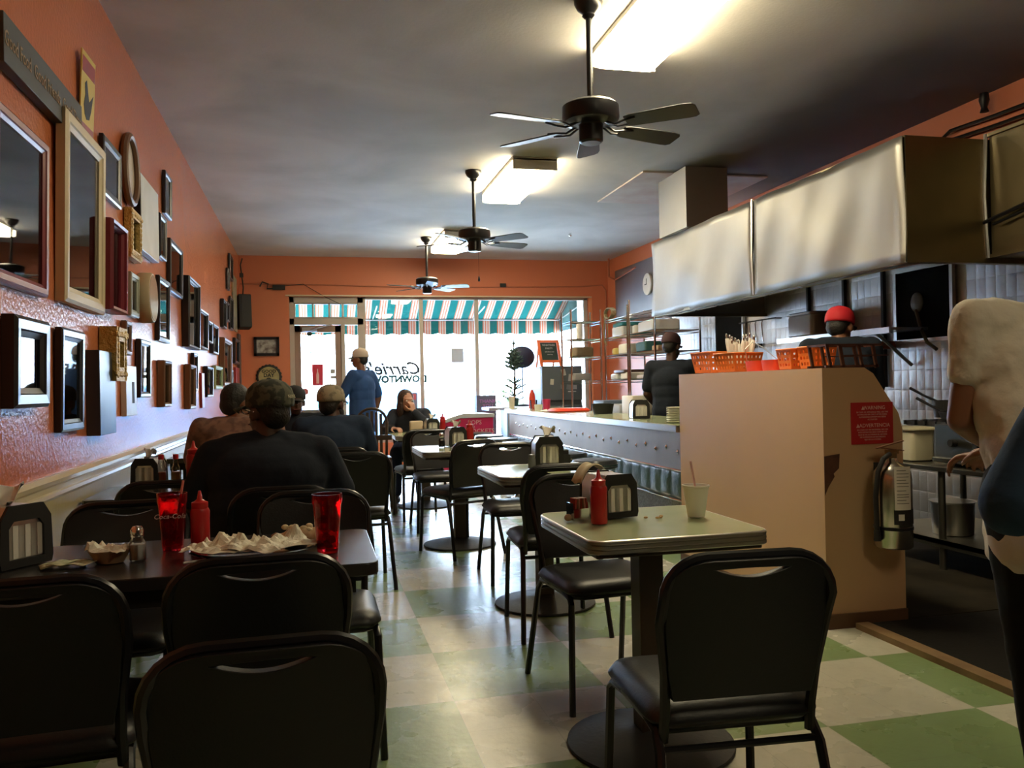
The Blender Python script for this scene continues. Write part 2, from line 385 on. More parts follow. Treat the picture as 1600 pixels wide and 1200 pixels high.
# door leaf
dr = thing('door_1', None, None); tag(dr, kind='structure')
frame_bars([(-.24, -.15, .02, 2.19), (.35, .44, .02, 2.19), (-.24, .44, 2.09, 2.19), (-.24, .44, .02, .22)], 'door_frame', mat('brown_aluminium_door', (.30, .20, .15), .4), dr, dep=.045)
b = MB(); b.box((.10, FY, 1.15), (.5, .006, 1.9)); b.build('pane', M_glass, dr)
frame_bars([(-.15, .35, .88, .93)], 'push_bar', M_steel, dr, dep=.03, y=FY-.05)
b = MB(); b.tube([(-.05, FY-.04, 2.12), (.1, FY-.16, 2.15), (.30, FY-.04, 2.2)], .012); b.box((-.02, FY-.05, 2.13), (.22, .06, .06)); b.build('door_closer', M_steel, dr)
b = MB(); b.tube([(.39, FY-.03, .95), (.39, FY-.09, 1.0), (.39, FY-.09, 1.2), (.39, FY-.03, 1.25)], .012); b.build('door_handle', M_blackmetal, dr)
b = MB(); b.box((.59, FY, 1.1), (.2, .006, 2.18)); s_ = struct(b, 'window_2', M_glass)
k_ = 3
for x0, x1 in ((.81, 1.63), (1.69, 2.50), (2.56, 4.30)):
    w = thing('window_%d' % k_, None, None); tag(w, kind='structure'); k_ += 1
    b = MB(); b.box(((x0+x1)/2, FY, 1.52), (x1-x0, .006, 2.16)); b.build('pane', M_glass, w)
frame_bars([(DX1, WX1, WZ1-.035, WZ1), (DX1, WX1, .40, .47), (1.63, 1.69, .42, WZ1), (2.50, 2.56, .42, WZ1), (4.30, 4.36, .42, WZ1)], 'trim_4', M_beige)['kind'] = 'structure'
# cream plaster lintel edge over the windows
b = MB(); b.box(((WX0+WX1)/2, YB-.01, WZ1+.012), (WX1-WX0+.1, .05, .02)); struct(b, 'trim_5', M_rail)
b = MB(); b.box((WX1+.03, YB-.008, 1.5), (.06, .02, 2.26)); struct(b, 'trim_6', mat('bright_orange_paint', (.75, .28, .12), .5))
# stainless cladding on the kitchen wall
b = MB(); b.box((XR-.008, 5.6, 1.10), (.016, 9.8, 2.2)); struct(b, 'trim_7', M_quilt, smooth=False)
b = MB(); b.box((XR-.012, 11.5, 2.5), (.02, 2.0, 1.0)); struct(b, 'trim_8', M_hood, smooth=False)

# ================================================================== STREET
b = MB(); b.box((2, 14.7, -.08), (30, 3.3, .1)); struct(b, 'sidewalk', M_concrete, smooth=False)
b = MB(); b.box((2, 21.4, -.15), (60, 10.1, .1)); struct(b, 'street', M_asphalt, smooth=False)
b = MB(); b.box((2, 28.5, -.10), (60, 4.1, .1)); struct(b, 'far_sidewalk', M_concrete, smooth=False)
b = MB(); b.box((4, 33.5, 2.4), (50, 5, 5))
b.mi = 1
for k in range(14): b.box((-18+k*3.3, 31.0, 2.0), (1.8, .1, 1.7))
one(b, 'street_building', [mat('pale_stucco', (.72, .70, .66), .9), mat('dark_shop_glass', (.12, .15, .18), .2)], 'long pale low building across the bright street', 'building', smooth=False)
# awning
aw = thing('awning', 'green, cream and orange striped fabric awning over the shop front', 'awning', (0, 0, 0))
AX0, AX1 = -.7, 4.25
def awf(u, v):
    x = AX0+(AX1-AX0)*u; return Vector((x, 13.14+1.05*v, 2.93-.55*v-.03*sin(v*pi)))
b = MB(); b.grid(awf, 24, 6); b.build('canopy', M_awn, aw, solid=.003)
b = MB()
N = 76
for i in range(N):
    xs = [AX0+(AX1-AX0)*(i+q)/N for q in (0, 1)]
    zs = [2.15-.03*abs(sin((i+q)/N*19.5*pi)) for q in (0, 1)]
    b.face([b.bm.verts.new((xs[0], 14.19, 2.37)), b.bm.verts.new((xs[1], 14.19, 2.37)), b.bm.verts.new((xs[1], 14.20, zs[1])), b.bm.verts.new((xs[0], 14.20, zs[0]))])
b.build('valance', M_awn, aw, smooth=False, solid=.003)
for k, x in enumerate((AX0, AX1)):
    b = MB(); b.face([b.bm.verts.new(p) for p in ((x, 13.14, 2.93), (x, 14.19, 2.38), (x, 14.19, 2.16), (x, 13.14, 2.16))]); b.build('side_panel', mat('awning_side_green', (.02, .07, .06), .9), aw, solid=.003)
b = MB(); b.tube([(AX0, 14.17, 2.37), (AX1, 14.17, 2.37)], .014)
for x in (AX0, 1.0, 2.7, AX1): b.tube([(x, 14.17, 2.37), (x, 13.13, 2.5)], .012)
b.build('frame', M_steel, aw)
# parked car across the sidewalk
def car(loc, rz, col, label):
    c = thing('parked_car', label, 'car', loc, rz)
    pr = [(-2.2, .35), (-2.25, .75), (-1.9, .9), (-1.35, .95), (-.8, 1.38), (.7, 1.42), (1.35, 1.0), (2.1, .9), (2.25, .6), (2.2, .3)]
    b = MB(); b.loft([[b.bm.verts.new((x, yy*(1 if z < 1.1 else .82), z)) for x, z in pr] for yy in (-.85, -.8, .8, .85)]); b.build('body', mat('car_'+col, {'blue': (.10, .22, .40), 'silver': (.5, .52, .55)}[col], .25, .5), c, bevel=.05)
    b = MB()
    for s in (-1, 1): b.loft([[b.bm.verts.new((x, s*(.845-(z-.95)*.32), z)) for x, z in ((-1.2, .98), (-.75, 1.32), (.62, 1.35), (1.15, 1.0))] for q in (0, 1)], cap=True)
    b.build('side_windows', mat('car_glass', (.02, .03, .04), .08), c)
    for x in (-1.4, 1.4):
        for s in (-1, 1):
            b = MB(); b.cyl((x, s*.72, .33), (x, s*.9, .33), .33, seg=20); w = b.build('wheel', mat('tyre', (.015, .015, .015), .8), c)
            b = MB(); b.cyl((x, s*.89, .33), (x, s*.91, .33), .2, seg=16); b.build('hubcap', M_chrome, w)
car((1.2, 18.4, -.1), 0, 'blue', 'blue car parked outside the window beside the standing man')
car((-3.6, 18.2, -.1), 0, 'silver', 'silver car parked outside the glass door')
def shrub(loc, r, h, label, n=150):
    t = thing('shrub', label, 'shrub', loc, 0, 'shrubs across the sidewalk')
    b = MB(); rnd = random.Random(int(loc[0]*100))
    for i in range(n):
        a = rnd.uniform(0, 2*pi); q = rnd.uniform(.2, 1)**.5; z = rnd.uniform(.15, 1)*h; rr = r*q*math.sqrt(max(.05, 1-((z/h-.5)*1.9)**2))
        c = Vector((rr*cos(a), rr*sin(a), z)); rot = Euler((rnd.uniform(0, 3), rnd.uniform(0, 3), rnd.uniform(0, 3))).to_matrix()
        vs = [b.bm.verts.new(c+rot @ Vector(p)) for p in ((-.09, 0, 0), (0, -.05, .01), (.1, 0, 0), (0, .05, .01))]; b.face(vs)
    b.build('foliage', M_leaf, t, smooth=False)
    b = MB(); b.tube([(0, 0, 0), (.02, 0, h*.5), (0, .03, h*.85)], [.03, .02, .008], 6); b.build('stem', M_wood, t)
shrub((3.55, 16.0, -.1), .5, 1.3, 'green shrub outside, seen through the middle window pane')
shrub((2.75, 16.1, -.1), .35, .8, 'small low shrub outside beside the window post')
shrub((5.9, 16.4, -.1), .6, 1.6, 'green shrub outside the right end of the windows')

# ================================================================== CEILING: LIGHTS, FANS
M_diff = mat('fluorescent_diffuser', (.9, .85, .7), .4, emit=(1, .85, .55), es=23)
M_diff2 = mat('dim_fluorescent_diffuser', (.9, .85, .7), .4, emit=(1, .85, .55), es=8)
def fixture(y0, y1, xc, label, dm=None):
    t = thing('ceiling_light', label, 'light', (xc, (y0+y1)/2, H), 0, 'fluorescent ceiling lights'); L = y1-y0
    b = MB(); b.box((0, 0, -.015), (.40, L, .03)); b.box((0, -L/2+.01, -.06), (.40, .02, .10)); b.box((0, L/2-.01, -.06), (.40, .02, .10)); b.build('housing', M_white, t, bevel=.003, smooth=False)
    b = MB(); b.loft([[b.bm.verts.new((x, y, z)) for x, z in ((-.19, -.03), (-.19, -.095), (-.16, -.115), (.16, -.115), (.19, -.095), (.19, -.03))] for y in (-L/2+.02, L/2-.02)]); b.build('diffuser', dm or M_diff, t, smooth=False)
fixture(3.45, 4.78, 1.87, 'fluorescent ceiling light at the top edge, nearest of the three')
fixture(-.75, .60, 1.85, 'fluorescent ceiling light behind the camera', M_diff2)
fixture(7.10, 8.48, 1.94, 'fluorescent ceiling light in the middle of the room')
fixture(10.5, 11.75, 1.86, 'fluorescent ceiling light nearest the shop windows')

def make_fan(label, loc, angs, pull=False):
    f = thing('ceiling_fan', label, 'ceiling fan', loc, 0, 'black five-blade ceiling fans')
    b = MB(); b.lathe([(.001, 0), (.075, 0), (.075, -.02), (.06, -.05), (.03, -.075), (.001, -.075)], (0, 0, 0), 24); b.lathe([(.03, -.07), (.035, -.085), (.02, -.10), (.001, -.1)], (0, 0, 0), 16); b.build('canopy', M_blackmetal, f)
    b = MB(); b.cyl((0, 0, -.09), (0, 0, -.56), .016, seg=12); b.build('downrod', M_blackmetal, f)
    b = MB(); b.lathe([(.001, -.53), (.05, -.53), (.13, -.545), (.148, -.56), (.15, -.62), (.14, -.64), (.10, -.655), (.001, -.655)], (0, 0, 0), 32)
    b.lathe([(.07, -.65), (.062, -.66), (.062, -.74), (.05, -.75), (.001, -.75)], (0, 0, 0), 24); b.build('motor', M_blackmetal, f, ang=30)
    for a in angs:
        rz = Matrix.Rotation(R(a), 4, 'Z')
        br = MB()
        for s in (-1, 1): br.tube([rz @ Vector(p) for p in ((.08, s*.012, -.65), (.14, s*.02, -.675), (.19, s*.035, -.668), (.25, s*.03, -.66))], .006, 6)
        bo = br.build('blade_bracket', M_blackmetal, f)
        bl = MB(); out = [(.19, -.045), (.22, -.055), (.50, -.068), (.545, -.06), (.56, -.04), (.56, .05), (.54, .066), (.50, .068), (.22, .055), (.19, .045)]
        bl.prism(out, .007, rz @ Matrix.Translation((0, 0, -.665)) @ Matrix.Rotation(R(-12), 4, 'X')); bl.build('blade', mat('fan_blade', (.02, .02, .022), .35, spec=.5), f, bevel=.002)
    if pull:
        b = MB(); b.cyl((.03, -.03, -.74), (.03, -.03, -.98), .0015, seg=5); b.lathe([(.001, -.98), (.006, -.985), (.012, -1.02), (.001, -1.035)], (.03, -.03, 0), 10); b.build('pull_chain', M_blackmetal, f)
    return f
make_fan('black ceiling fan with long downrod, nearest and largest', (1.44, 4.16, H), [15, 73, 130, 192, 320])
make_fan('black ceiling fan between two lit fluorescent lights, second from the front', (1.49, 7.65, H), [18, -47, 90, 150, 225], True)
make_fan('black ceiling fan nearest the front windows, smallest in view', (1.51, 11.1, H), [43, 342, 270, 198, 126])
b = MB(); b.tube([(3.35, 10.6, H), (3.35, 10.6, H-.03)], .018); b.lathe([(.025, 0), (.001, -.01)], (3.35, 10.6, H-.03), 10); one(b, 'sprinkler_head', M_chrome, 'small sprinkler head on the ceiling before the hood duct', 'sprinkler')

# ================================================================== RANGE HOOD, DUCT, KITCHEN WALL FITTINGS
HX, HY0, HY1, HZ0, HZ1 = 3.42, 4.28, 8.05, 1.90, 2.645
hd = thing('range_hood', 'long dented stainless range hood hanging over the cooking line', 'range hood', (0, 0, 0))
def hoodseg(y0, y1, ph):
    def f(u, v):
        x = HX+.012*sin(u*9+ph)*sin(v*5+ph)+.006*sin(u*23+v*4); return Vector((x, y0+(y1-y0)*u, HZ0+(HZ1-HZ0)*v))
    b = MB(); b.grid(f, 26, 12); return b
hoodseg(HY0, 6.02, .3).build('front_panel', M_hood, hd, solid=.006); hoodseg(6.03, HY1, 2.1).build('front_panel', M_hood, hd, solid=.006)
b = MB(); b.tube([(HX-.006, 6.025, HZ0), (HX-.018, 6.025, 2.2), (HX-.006, 6.025, HZ1+.01)], .008, 6); b.build('seam', M_steel, hd)
b = MB(); b.box(((HX+XR)/2, HY0, (HZ0+HZ1)/2), (XR-HX-.02, .01, HZ1-HZ0)); b.build('end_panel', M_hooddark, hd, smooth=False)
b = MB(); b.box(((HX+XR)/2, HY1, (HZ0+HZ1)/2), (XR-HX-.02, .01, HZ1-HZ0)); b.build('end_panel', M_hood, hd, smooth=False)
b = MB(); b.box(((HX+XR)/2, (HY0+HY1)/2, HZ1), (XR-HX-.02, HY1-HY0, .01)); b.build('top_panel', M_hooddark, hd, smooth=False)
b = MB()
for y in (HY0+.03, HY1-.03): b.box(((HX+XR)/2, y, HZ0+.015), (XR-HX-.03, .05, .03))
b.box((HX+.05, (HY0+HY1)/2, HZ0+.01), (.08, HY1-HY0, .03)); b.box((XR-.5, (HY0+HY1)/2, HZ0+.22), (.9, HY1-HY0-.1, .02)); b.build('gutter', M_hooddark, hd, smooth=False)
for k in range(8):
    y = 4.6+k*.45; b = MB(); b.box((HX+.42, y, HZ0+.17), (.5, .40, .03), Euler((0, R(-35), 0)).to_matrix()); b.build('grease_filter', M_hooddark, hd, smooth=False)
h2 = thing('exhaust_box', 'creased olive-toned steel exhaust box at right edge beside the hood', 'exhaust box', (0, 0, 0))
def hb(u, v):
    d = abs(u-v)*.02+abs(1-u-v)*.02; return Vector((4.02-.03+d, 3.0+1.26*u, 1.93+.75*v))
b = MB(); b.grid(hb, 20, 14); b.build('front_panel', M_hooddark, h2, solid=.006, smooth=False)
b = MB(); b.box((4.34, 3.64, 2.67), (.70, 1.26, .02)); b.box((4.34, 3.64, 1.94), (.70, 1.26, .02)); b.box((4.34, 3.0, 2.3), (.66, .02, .74)); b.build('casing', M_hooddark, h2, smooth=False)
b = MB(); b.tube([(3.99, 4.27, 1.93), (3.97, 4.27, 2.3), (3.99, 4.27, 2.68)], .012, 6); b.build('corner_seam', M_steel, h2)
b = MB(); b.tube([(3.97, 3.0, 2.28), (3.97, 3.7, 2.24), (3.97, 4.3, 2.14)], .012, 6); b.tube([(3.965, 3.0, 2.24), (3.965, 3.7, 2.2), (3.965, 4.2, 2.12)], .008, 6)
one(b, 'conduit', M_blackmetal, 'pair of dark conduits crossing the creased exhaust box', 'pipe')
for k, (dz, lab) in enumerate(((0, 'upper'), (.07, 'lower'))):
    b = MB(); z = 3.05-dz; b.tube([(4.66, 5.32, z), (4.66, 4.9, z-.02), (4.66, 4.4, z-.03), (4.66, 3.6, z-.03), (4.66, 2.6, z-.02)], .014, 6)
    if k == 0: b.tube([(4.66, 5.32, z), (4.66, 5.40, z-.03), (4.66, 5.36, z-.07)], .014, 6)
    one(b, 'conduit', M_blackmetal, lab+' painted conduit along the orange wall above the exhaust box', 'pipe')
b = MB(); b.lathe([(.001, 0), (.03, 0), (.035, -.05), (.02, -.10), (.03, -.13), (.001, -.13)], (4.62, 4.95, 3.20), 10); one(b, 'ceiling_hook', M_blackmetal, 'dark hanging fitting at ceiling corner top right', 'fitting')
b = MB(); b.box((3.36+.23, 7.45, 2.93), (.42, .62, .56)); one(b, 'hood_duct', M_hood, 'square steel duct between hood top and ceiling', 'duct', smooth=False)
b = MB(); b.box((3.72, 8.05, 3.212), (1.3, 1.3, .014)); one(b, 'ceiling_patch', mat('pinkish_patch', (.55, .42, .38), .7, var=(4, (.65, .6, .55), .2)), 'pinkish plaster patch on ceiling around the hood duct', 'ceiling patch', smooth=False)
# black openings on the cooking wall
def dark_panel(y0, y1, z0, z1, label):
    b = MB(); t = thing('pass_window', label, 'window', (XR-.03, (y0+y1)/2, z0)); w = y1-y0; h = z1-z0
    for c, d in (((0, 0, h/2), (.02, w, h)),): b.box(c, d)
    b.build('panel', mat('soot_black', (.006, .006, .006), .95, spec=.1), t, smooth=False)
    b = MB()
    for c, d in (((-.015, 0, 0), (.03, w+.05, .03)), ((-.015, 0, h), (.03, w+.05, .03)), ((-.015, -w/2, h/2), (.03, .03, h)), ((-.015, w/2, h/2), (.03, .03, h))): b.box(c, d)
    b.build('frame', M_steel, t, smooth=False); return t
pw = dark_panel(5.33, 5.95, 1.51, 2.08, 'black square opening in steel wall behind white-shirted person')
b = MB(); b.ell((-.03, .05, .30), (.02, .07, .08)); b.tube([(-.04, .05, .24), (-.06, -.02, .10), (-.07, -.10, -.02), (-.07, -.2, -.08)], .014, 8); b.build('hose_reel', mat('dusty_brown', (.12, .10, .06), .7), pw)
dark_panel(8.45, 9.10, 1.40, 2.10, 'black panel on steel wall behind the dark-shirted cook')
for y in (7.21, 6.65, 6.12):
    b = MB(); b.box((XR-.035, y, 1.72), (.03, .03, 1.15)); one(b, 'wall_rail', M_iron, {7.21: 'thin vertical rail on steel wall farthest from the red-capped cook', 6.65: 'thin vertical rail on steel wall just right of red cap', 6.12: 'thin vertical rail on steel wall nearest the black opening'}[y], 'rail', smooth=False)
sh = thing('wall_shelf', 'steel wall shelf with angled brackets behind the red-capped cook', 'shelf', (4.5, 6.4, 1.60))
b = MB(); b.box((0, 0, 0), (.36, 1.6, .02)); b.box((-.18, 0, -.01), (.015, 1.6, .045)); b.build('board', M_steel, sh, smooth=False)
for y in (-.6, .3):
    b = MB(); b.tube([(-.15, y, -.02), (.17, y, -.28)], .014, 6); b.build('bracket', M_steel, sh)
b = MB(); b.box((4.52, 6.08, 1.49), (.26, .24, .06)); b.box((4.42, 6.08, 1.43), (.05, .2, .07)); one(b, 'warmer_lamp', mat('copper_brown', (.35, .12, .05), .4, .6), 'small copper-toned bracket box at right end of wall shelf', 'box', smooth=False)
b = MB(); b.rbox((0, 0, .10), (.26, .40, .2), .04); t_ = one(b, 'food_container', mat('clear_plastic_tub', (.70, .72, .73), .2), 'clear plastic tub on the wall shelf left of red cap', 'container', (4.46, 6.85, 1.615))
b = MB(); b.rbox((0, 0, .01), (.28, .42, .025), .04); b.build('lid', M_white, t_, loc=(0, 0, .2))
rnd = random.Random(3)
b = MB()
for i in range(9): b.ell((rnd.uniform(-.07, .07), rnd.uniform(-.13, .13), .045+.03*rnd.random()), (.04, .05, .03))
one(b, 'bread_rolls', mat('brown_bread', (.30, .14, .06), .7), 'brown bread rolls inside the clear tub', 'food', (4.46, 6.85, 1.62))

# ================================================================== COOKING LINE AT RIGHT
M_dull = mat('dull_greasy_steel', (.20, .19, .155), .42, 1.0, bump=(4, .3), bd=.01)
st = thing('equipment_stand', 'low stainless equipment stand with undershelf in dim kitchen at right', 'stand', (4.2, 4.0, 0))
b = MB(); b.box((0, 0, .645), (.86, 2.5, .03)); b.build('top', M_dull, st, smooth=False, bevel=.004)
b = MB(); b.box((0, 0, .19), (.82, 2.4, .03)); b.box((-.4, 0, .18), (.02, 2.4, .05)); b.build('undershelf', M_dull, st, smooth=False)
for x in (-.38, .38):
    for y in (-1.18, .5, 1.18):
        b = MB(); b.cyl((x, y, 0), (x, y, .63), .022, seg=12); b.build('leg', M_dull, st)
gr = thing('countertop_range', 'boxy stainless countertop burner range with black grates', 'range', (4.22, 4.10, .66))
b = MB(); b.box((0, 0, .14), (.76, .95, .24)); b.box((-.39, 0, .04), (.03, .95, .03)); b.build('body', M_dull, gr, smooth=False, bevel=.006)
b = MB()
for i in range(7): b.box((-.30+i*.1, 0, .285), (.012, .9, .02))
for i in range(9): b.box((0, -.42+i*.105, .285), (.66, .012, .02))
b.box((.34, 0, .35), (.03, .9, .16)); b.build('grate', M_iron, gr, smooth=False)
for y in (-.3, -.1, .1, .3):
    b = MB(); b.cyl((-.385, y, .15), (-.42, y, .15), .022, seg=12); b.build('knob', M_blackmatte, gr)
g2 = thing('griddle', 'dark flat griddle at the right end of the cooking line', 'griddle', (4.22, 3.18, .66))
b = MB(); b.box((0, 0, .11), (.76, .8, .2)); b.build('body', M_dull, g2, smooth=False, bevel=.005)
b = MB(); b.box((0, 0, .22), (.70, .76, .02)); b.box((.36, 0, .28), (.02, .76, .12)); b.build('plate', M_iron, g2, smooth=False)
g3 = thing('burner_unit', 'dark burner unit holding black pans behind the cream tub', 'stove', (4.36, 4.96, .66))
b = MB(); b.box((0, 0, .115), (.50, .56, .21)); b.build('body', M_dull, g3, smooth=False, bevel=.005)
b = MB()
for i in range(6): b.box((-.22+i*.088, 0, .24), (.014, .54, .03))
for i in range(6): b.box((0, -.25+i*.1, .24), (.48, .014, .03))
b.box((.23, 0, .32), (.02, .54, .16)); b.build('grate', M_iron, g3, smooth=False)
pans = [((4.28, 4.86, .93), .13, .05, 'black frying pan on the dark burner unit, its handle raised'), ((4.42, 5.12, .93), .11, .12, 'deep black saucepan at the back of the dark burner unit'), ((4.2, 3.95, .965), .12, .06, 'steel pan on the boxy countertop burner range')]
for c, r_, h_, lab in pans:
    p = thing('frying_pan', lab, 'pan', c); b = MB(); b.lathe([(.001, 0), (r_*.85, 0), (r_, h_), (r_-.008, h_), (r_*.8, .008), (.001, .008)], (0, 0, 0), 24); b.build('body', M_iron if 'black' in lab else M_steel, p)
    b = MB(); b.tube([(0, r_, h_-.01), (-.02, r_+.1, h_+.03), (-.05, r_+.22, h_+.09)], [.01, .009, .012], 8); b.build('handle', M_blackmetal, p)
b = MB(); b.lathe([(.001, 0), (.19, 0), (.20, .02), (.215, .26), (.225, .27), (.21, .275), (.001, .275)], (0, 0, 0), 28)
p = one(b, 'stock_pot', mat('dull_aluminium', (.30, .29, .23), .4, 1.0), 'large dull aluminium pot on the stand undershelf', 'pot', (4.02, 4.0, .21))
b = MB(); b.tube([(-.21, -.05, .2), (-.26, -.03, .21), (-.26, .03, .21), (-.21, .05, .2)], .008, 6); b.build('handle', M_chrome, p)
b = MB(); b.lathe([(.001, 0), (.12, 0), (.13, .2), (.14, .21), (.001, .21)], (0, 0, 0), 24); one(b, 'stock_pot', M_steel, 'smaller steel pot on the undershelf beside the large one', 'pot', (4.0, 4.62, .21))
bk = MB(); bk.rbox((0, 0, .11), (.18, .18, .22), .03); t_ = one(bk, 'plastic_bucket', mat('cream_plastic', (.60, .55, .38), .5), 'cream plastic tub standing behind the fire extinguisher', 'container', (3.93, 4.87, .662))
bk = MB(); bk.rbox((0, 0, .0), (.21, .21, .025), .035); bk.build('rim', mat('cream_plastic'), t_, loc=(0, 0, .215))
b = MB(); b.box((3.62, 2.2, .012), (2.0, 2.8, .022)); one(b, 'floor_mat', M_rubber, 'large black rubber mat on the kitchen floor', 'mat', smooth=False, bevel=.005)
b = MB(); b.box((2.585, 2.15, .014), (.07, 2.9, .028)); struct(b, 'trim_9', mat('worn_brown_threshold', (.16, .09, .04), .6, var=(8, (.26, .17, .08), .2)), smooth=False)
b = MB(); b.box((3.78, 6.2, .006), (1.84, 5.1, .012)); b.box((3.65, 3.0, .004), (2.0, 1.4, .008)); struct(b, 'floor_kitchen', mat('dark_quarry_floor', (.016, .013, .009), .85, spec=.12, var=(6, (.03, .024, .016), .2)), smooth=False)
# utensils hanging behind cook 1
for k, y in enumerate((7.95, 8.08, 8.2, 8.32)):
    u = thing('hanging_ladle', 'steel ladle hanging from the wall rail, %s from the black panel' % ('fourth', 'third', 'second', 'first')[k], 'ladle', (4.6, y, 1.85), 0, 'ladles hanging behind the cook')
    b = MB(); b.tube([(0, 0, 0), (-.01, 0, -.02), (0, 0, -.22)], .006, 6); b.build('handle', M_chrome, u)
    b = MB(); b.lathe([(.001, -.05), (.03, -.04), (.045, 0), (.04, 0), (.025, -.032), (.001, -.04)], (-.02, 0, -.24), 14); b.build('bowl', M_chrome, u)
b = MB(); b.tube([(4.6, 7.7, 1.86), (4.6, 8.44, 1.86)], .008, 6); b.tube([(4.6, 7.72, 1.86), (4.69, 7.72, 1.86)], .006, 6); b.tube([(4.6, 8.42, 1.86), (4.69, 8.42, 1.86)], .006, 6); one(b, 'utensil_rail', M_iron, 'dark rail on steel wall carrying the ladles', 'rail')
b = MB(); b.cyl((-.012, 0, 0), (.012, 0, 0), .155, seg=32); ck = one(b, 'wall_clock', M_white, 'round white wall clock half hidden by the hood', 'clock', (4.0, 9.2, 2.42)); ck.location = (XR-.04, 11.15, 2.63)
b = MB(); b.cyl((-.016, 0, 0), (-.013, 0, 0), .14, seg=32); b.build('dial', M_paper, ck)
b = MB(); b.box((-.019, 0, .04), (.003, .012, .08)); b.box((-.019, .03, .0), (.003, .08, .01)); b.build('hand', M_blackmatte, ck, smooth=False)

# ================================================================== COUNTER
ct = thing('lunch_counter', 'long lunch counter with steel front, tufted green band and steel-edged top', 'counter', (0, 0, 0))
def cpath(off, y0=5.29, y1=10.45):
    pts = [(2.46+off, y0), (2.46+off, y1)]
    for k in range(1, 9): a = R(90*k/8); rr = .55; pts.append((2.46+rr-(rr-off)*cos(a), y1+(rr-off)*sin(a)))
    pts.append((3.30, y1+.55-off)); return pts
def wallstrip(off, z0, z1, th=.02, zz=None):
    A = cpath(off); B = cpath(off+th); b = MB()
    rings = [[b.bm.verts.new((*p, z0)), b.bm.verts.new((*q, z0)), b.bm.verts.new((*q, z1)), b.bm.verts.new((*p, z1))] for p, q in zip(A, B)]
    b.loft(rings); return b
b = MB(); o_ = cpath(-.06); poly = o_+[(3.30, 10.6), (3.02, 10.45), (3.02, 5.29)]
b.prism(poly, .012, Matrix.Translation((0, 0, .912))); b.build('worktop', M_lam, ct, smooth=False)
wallstrip(-.065, .878, .926, .03).build('worktop_edge', M_edge, ct, smooth=False, bevel=.004)
sp = wallstrip(0, .61, .88, .02).build('steel_front', mat('counter_front_steel', (.36, .28, .22), .5, 1.0, bump=(2.2, .35), bd=.03, var=(2, (.27, .23, .20), .3)), ct, smooth=False)
b = MB(); rows = 26
for i in range(rows):
    y = 5.42+i*.19; b.lathe([(.001, .010), (.006, .008), (.013, .002), (.018, 0), (.001, 0)], (2.459, y, .745+.012*((i % 2)*2-1)), 10, rot=Matrix.Rotation(R(-90), 3, 'Y'))
b.build('button_studs', M_chrome, ct)
def tuft(u, v):
    y = 5.30+5.1*u; z = .41+.20*v; s_ = abs(sin(u*5.1/.19*pi))*abs(sin(v*pi*1.0)); return Vector((2.452-.015*s_**.6, y, z))
b = MB(); b.grid(tuft, 220, 8); b.build('tufted_band', mat('teal_vinyl', (.022, .055, .055), .35, bump=(14, .6), bd=.012, var=(6, (.06, .12, .11), .3)), ct, solid=.004)
wallstrip(.0, .40, .61, .02).build('band_backing', mat('teal_vinyl'), ct, smooth=False)
b = MB(); b.tube([(2.44, 5.29, .612), (2.44, 10.45, .612)], .008, 6); b.tube([(2.44, 5.29, .405), (2.44, 10.45, .405)], .008, 6); b.build('band_trim', M_chrome, ct)
wallstrip(.06, 0, .40, .02).build('kick_wall', mat('speckled_grey', (.34, .33, .29), .5, var=(60, (.22, .21, .18), .1)), ct, smooth=False)
# back prep tables behind the counter
bt = thing('prep_table', 'steel prep table behind the counter below the wire racks', 'table', (3.52, 9.1, 0))
b = MB(); b.box((0, 0, .87), (.66, 1.7, .04)); b.build('top', M_steel, bt, smooth=False)
b = MB(); b.box((0, 0, .3), (.62, 1.65, .02)); b.build('undershelf', M_steel, bt, smooth=False)
for x in (-.30, .30):
    for y in (-.80, .80): b = MB(); b.cyl((x, y, 0), (x, y, .86), .02, seg=8); b.build('leg', M_steel, bt)

# ================================================================== TAN PARTITION
PX0, PX1, PY0, PY1, PZ = 2.415, 2.86, 3.63, 5.27, 1.27
pt = thing('partition', 'waist-high tan laminate partition with clipped corner at counter end', 'partition', (0, 0, 0))
prof = [(PX0, 0), (PX1-.02, 0), (PX1, .03), (PX1, .96), (PX1-.02, 1.04), (2.70, PZ-.03), (2.65, PZ), (PX0, PZ)]
b = MB(); b.prism(prof, -(PY1-PY0), FACE_CAM((0, PY0, 0))); pb = b.build('body', [M_tan], pt, smooth=False)
b = MB(); b.box(((PX0+PX1)/2, PY0-.008, .035), (PX1-PX0, .012, .07)); b.box((PX0-.008, (PY0+PY1)/2, .035), (.012, PY1-PY0, .07)); b.build('toe_strip', mat('scuffed_brown', (.12, .06, .03), .6), pt, smooth=False)
chip = [(0, .0), (.085, .01), (.08, -.06), (.05, -.085), (.055, -.10), (.02, -.15), (.0, -.19)]
b = MB(); b.prism(chip, .002, FACE_CAM((PX0, PY0-.002, .84))); b.build('chipped_laminate', mat('bare_brown_board', (.13, .05, .03), .8, var=(20, (.07, .03, .02), .2)), pt, smooth=False)
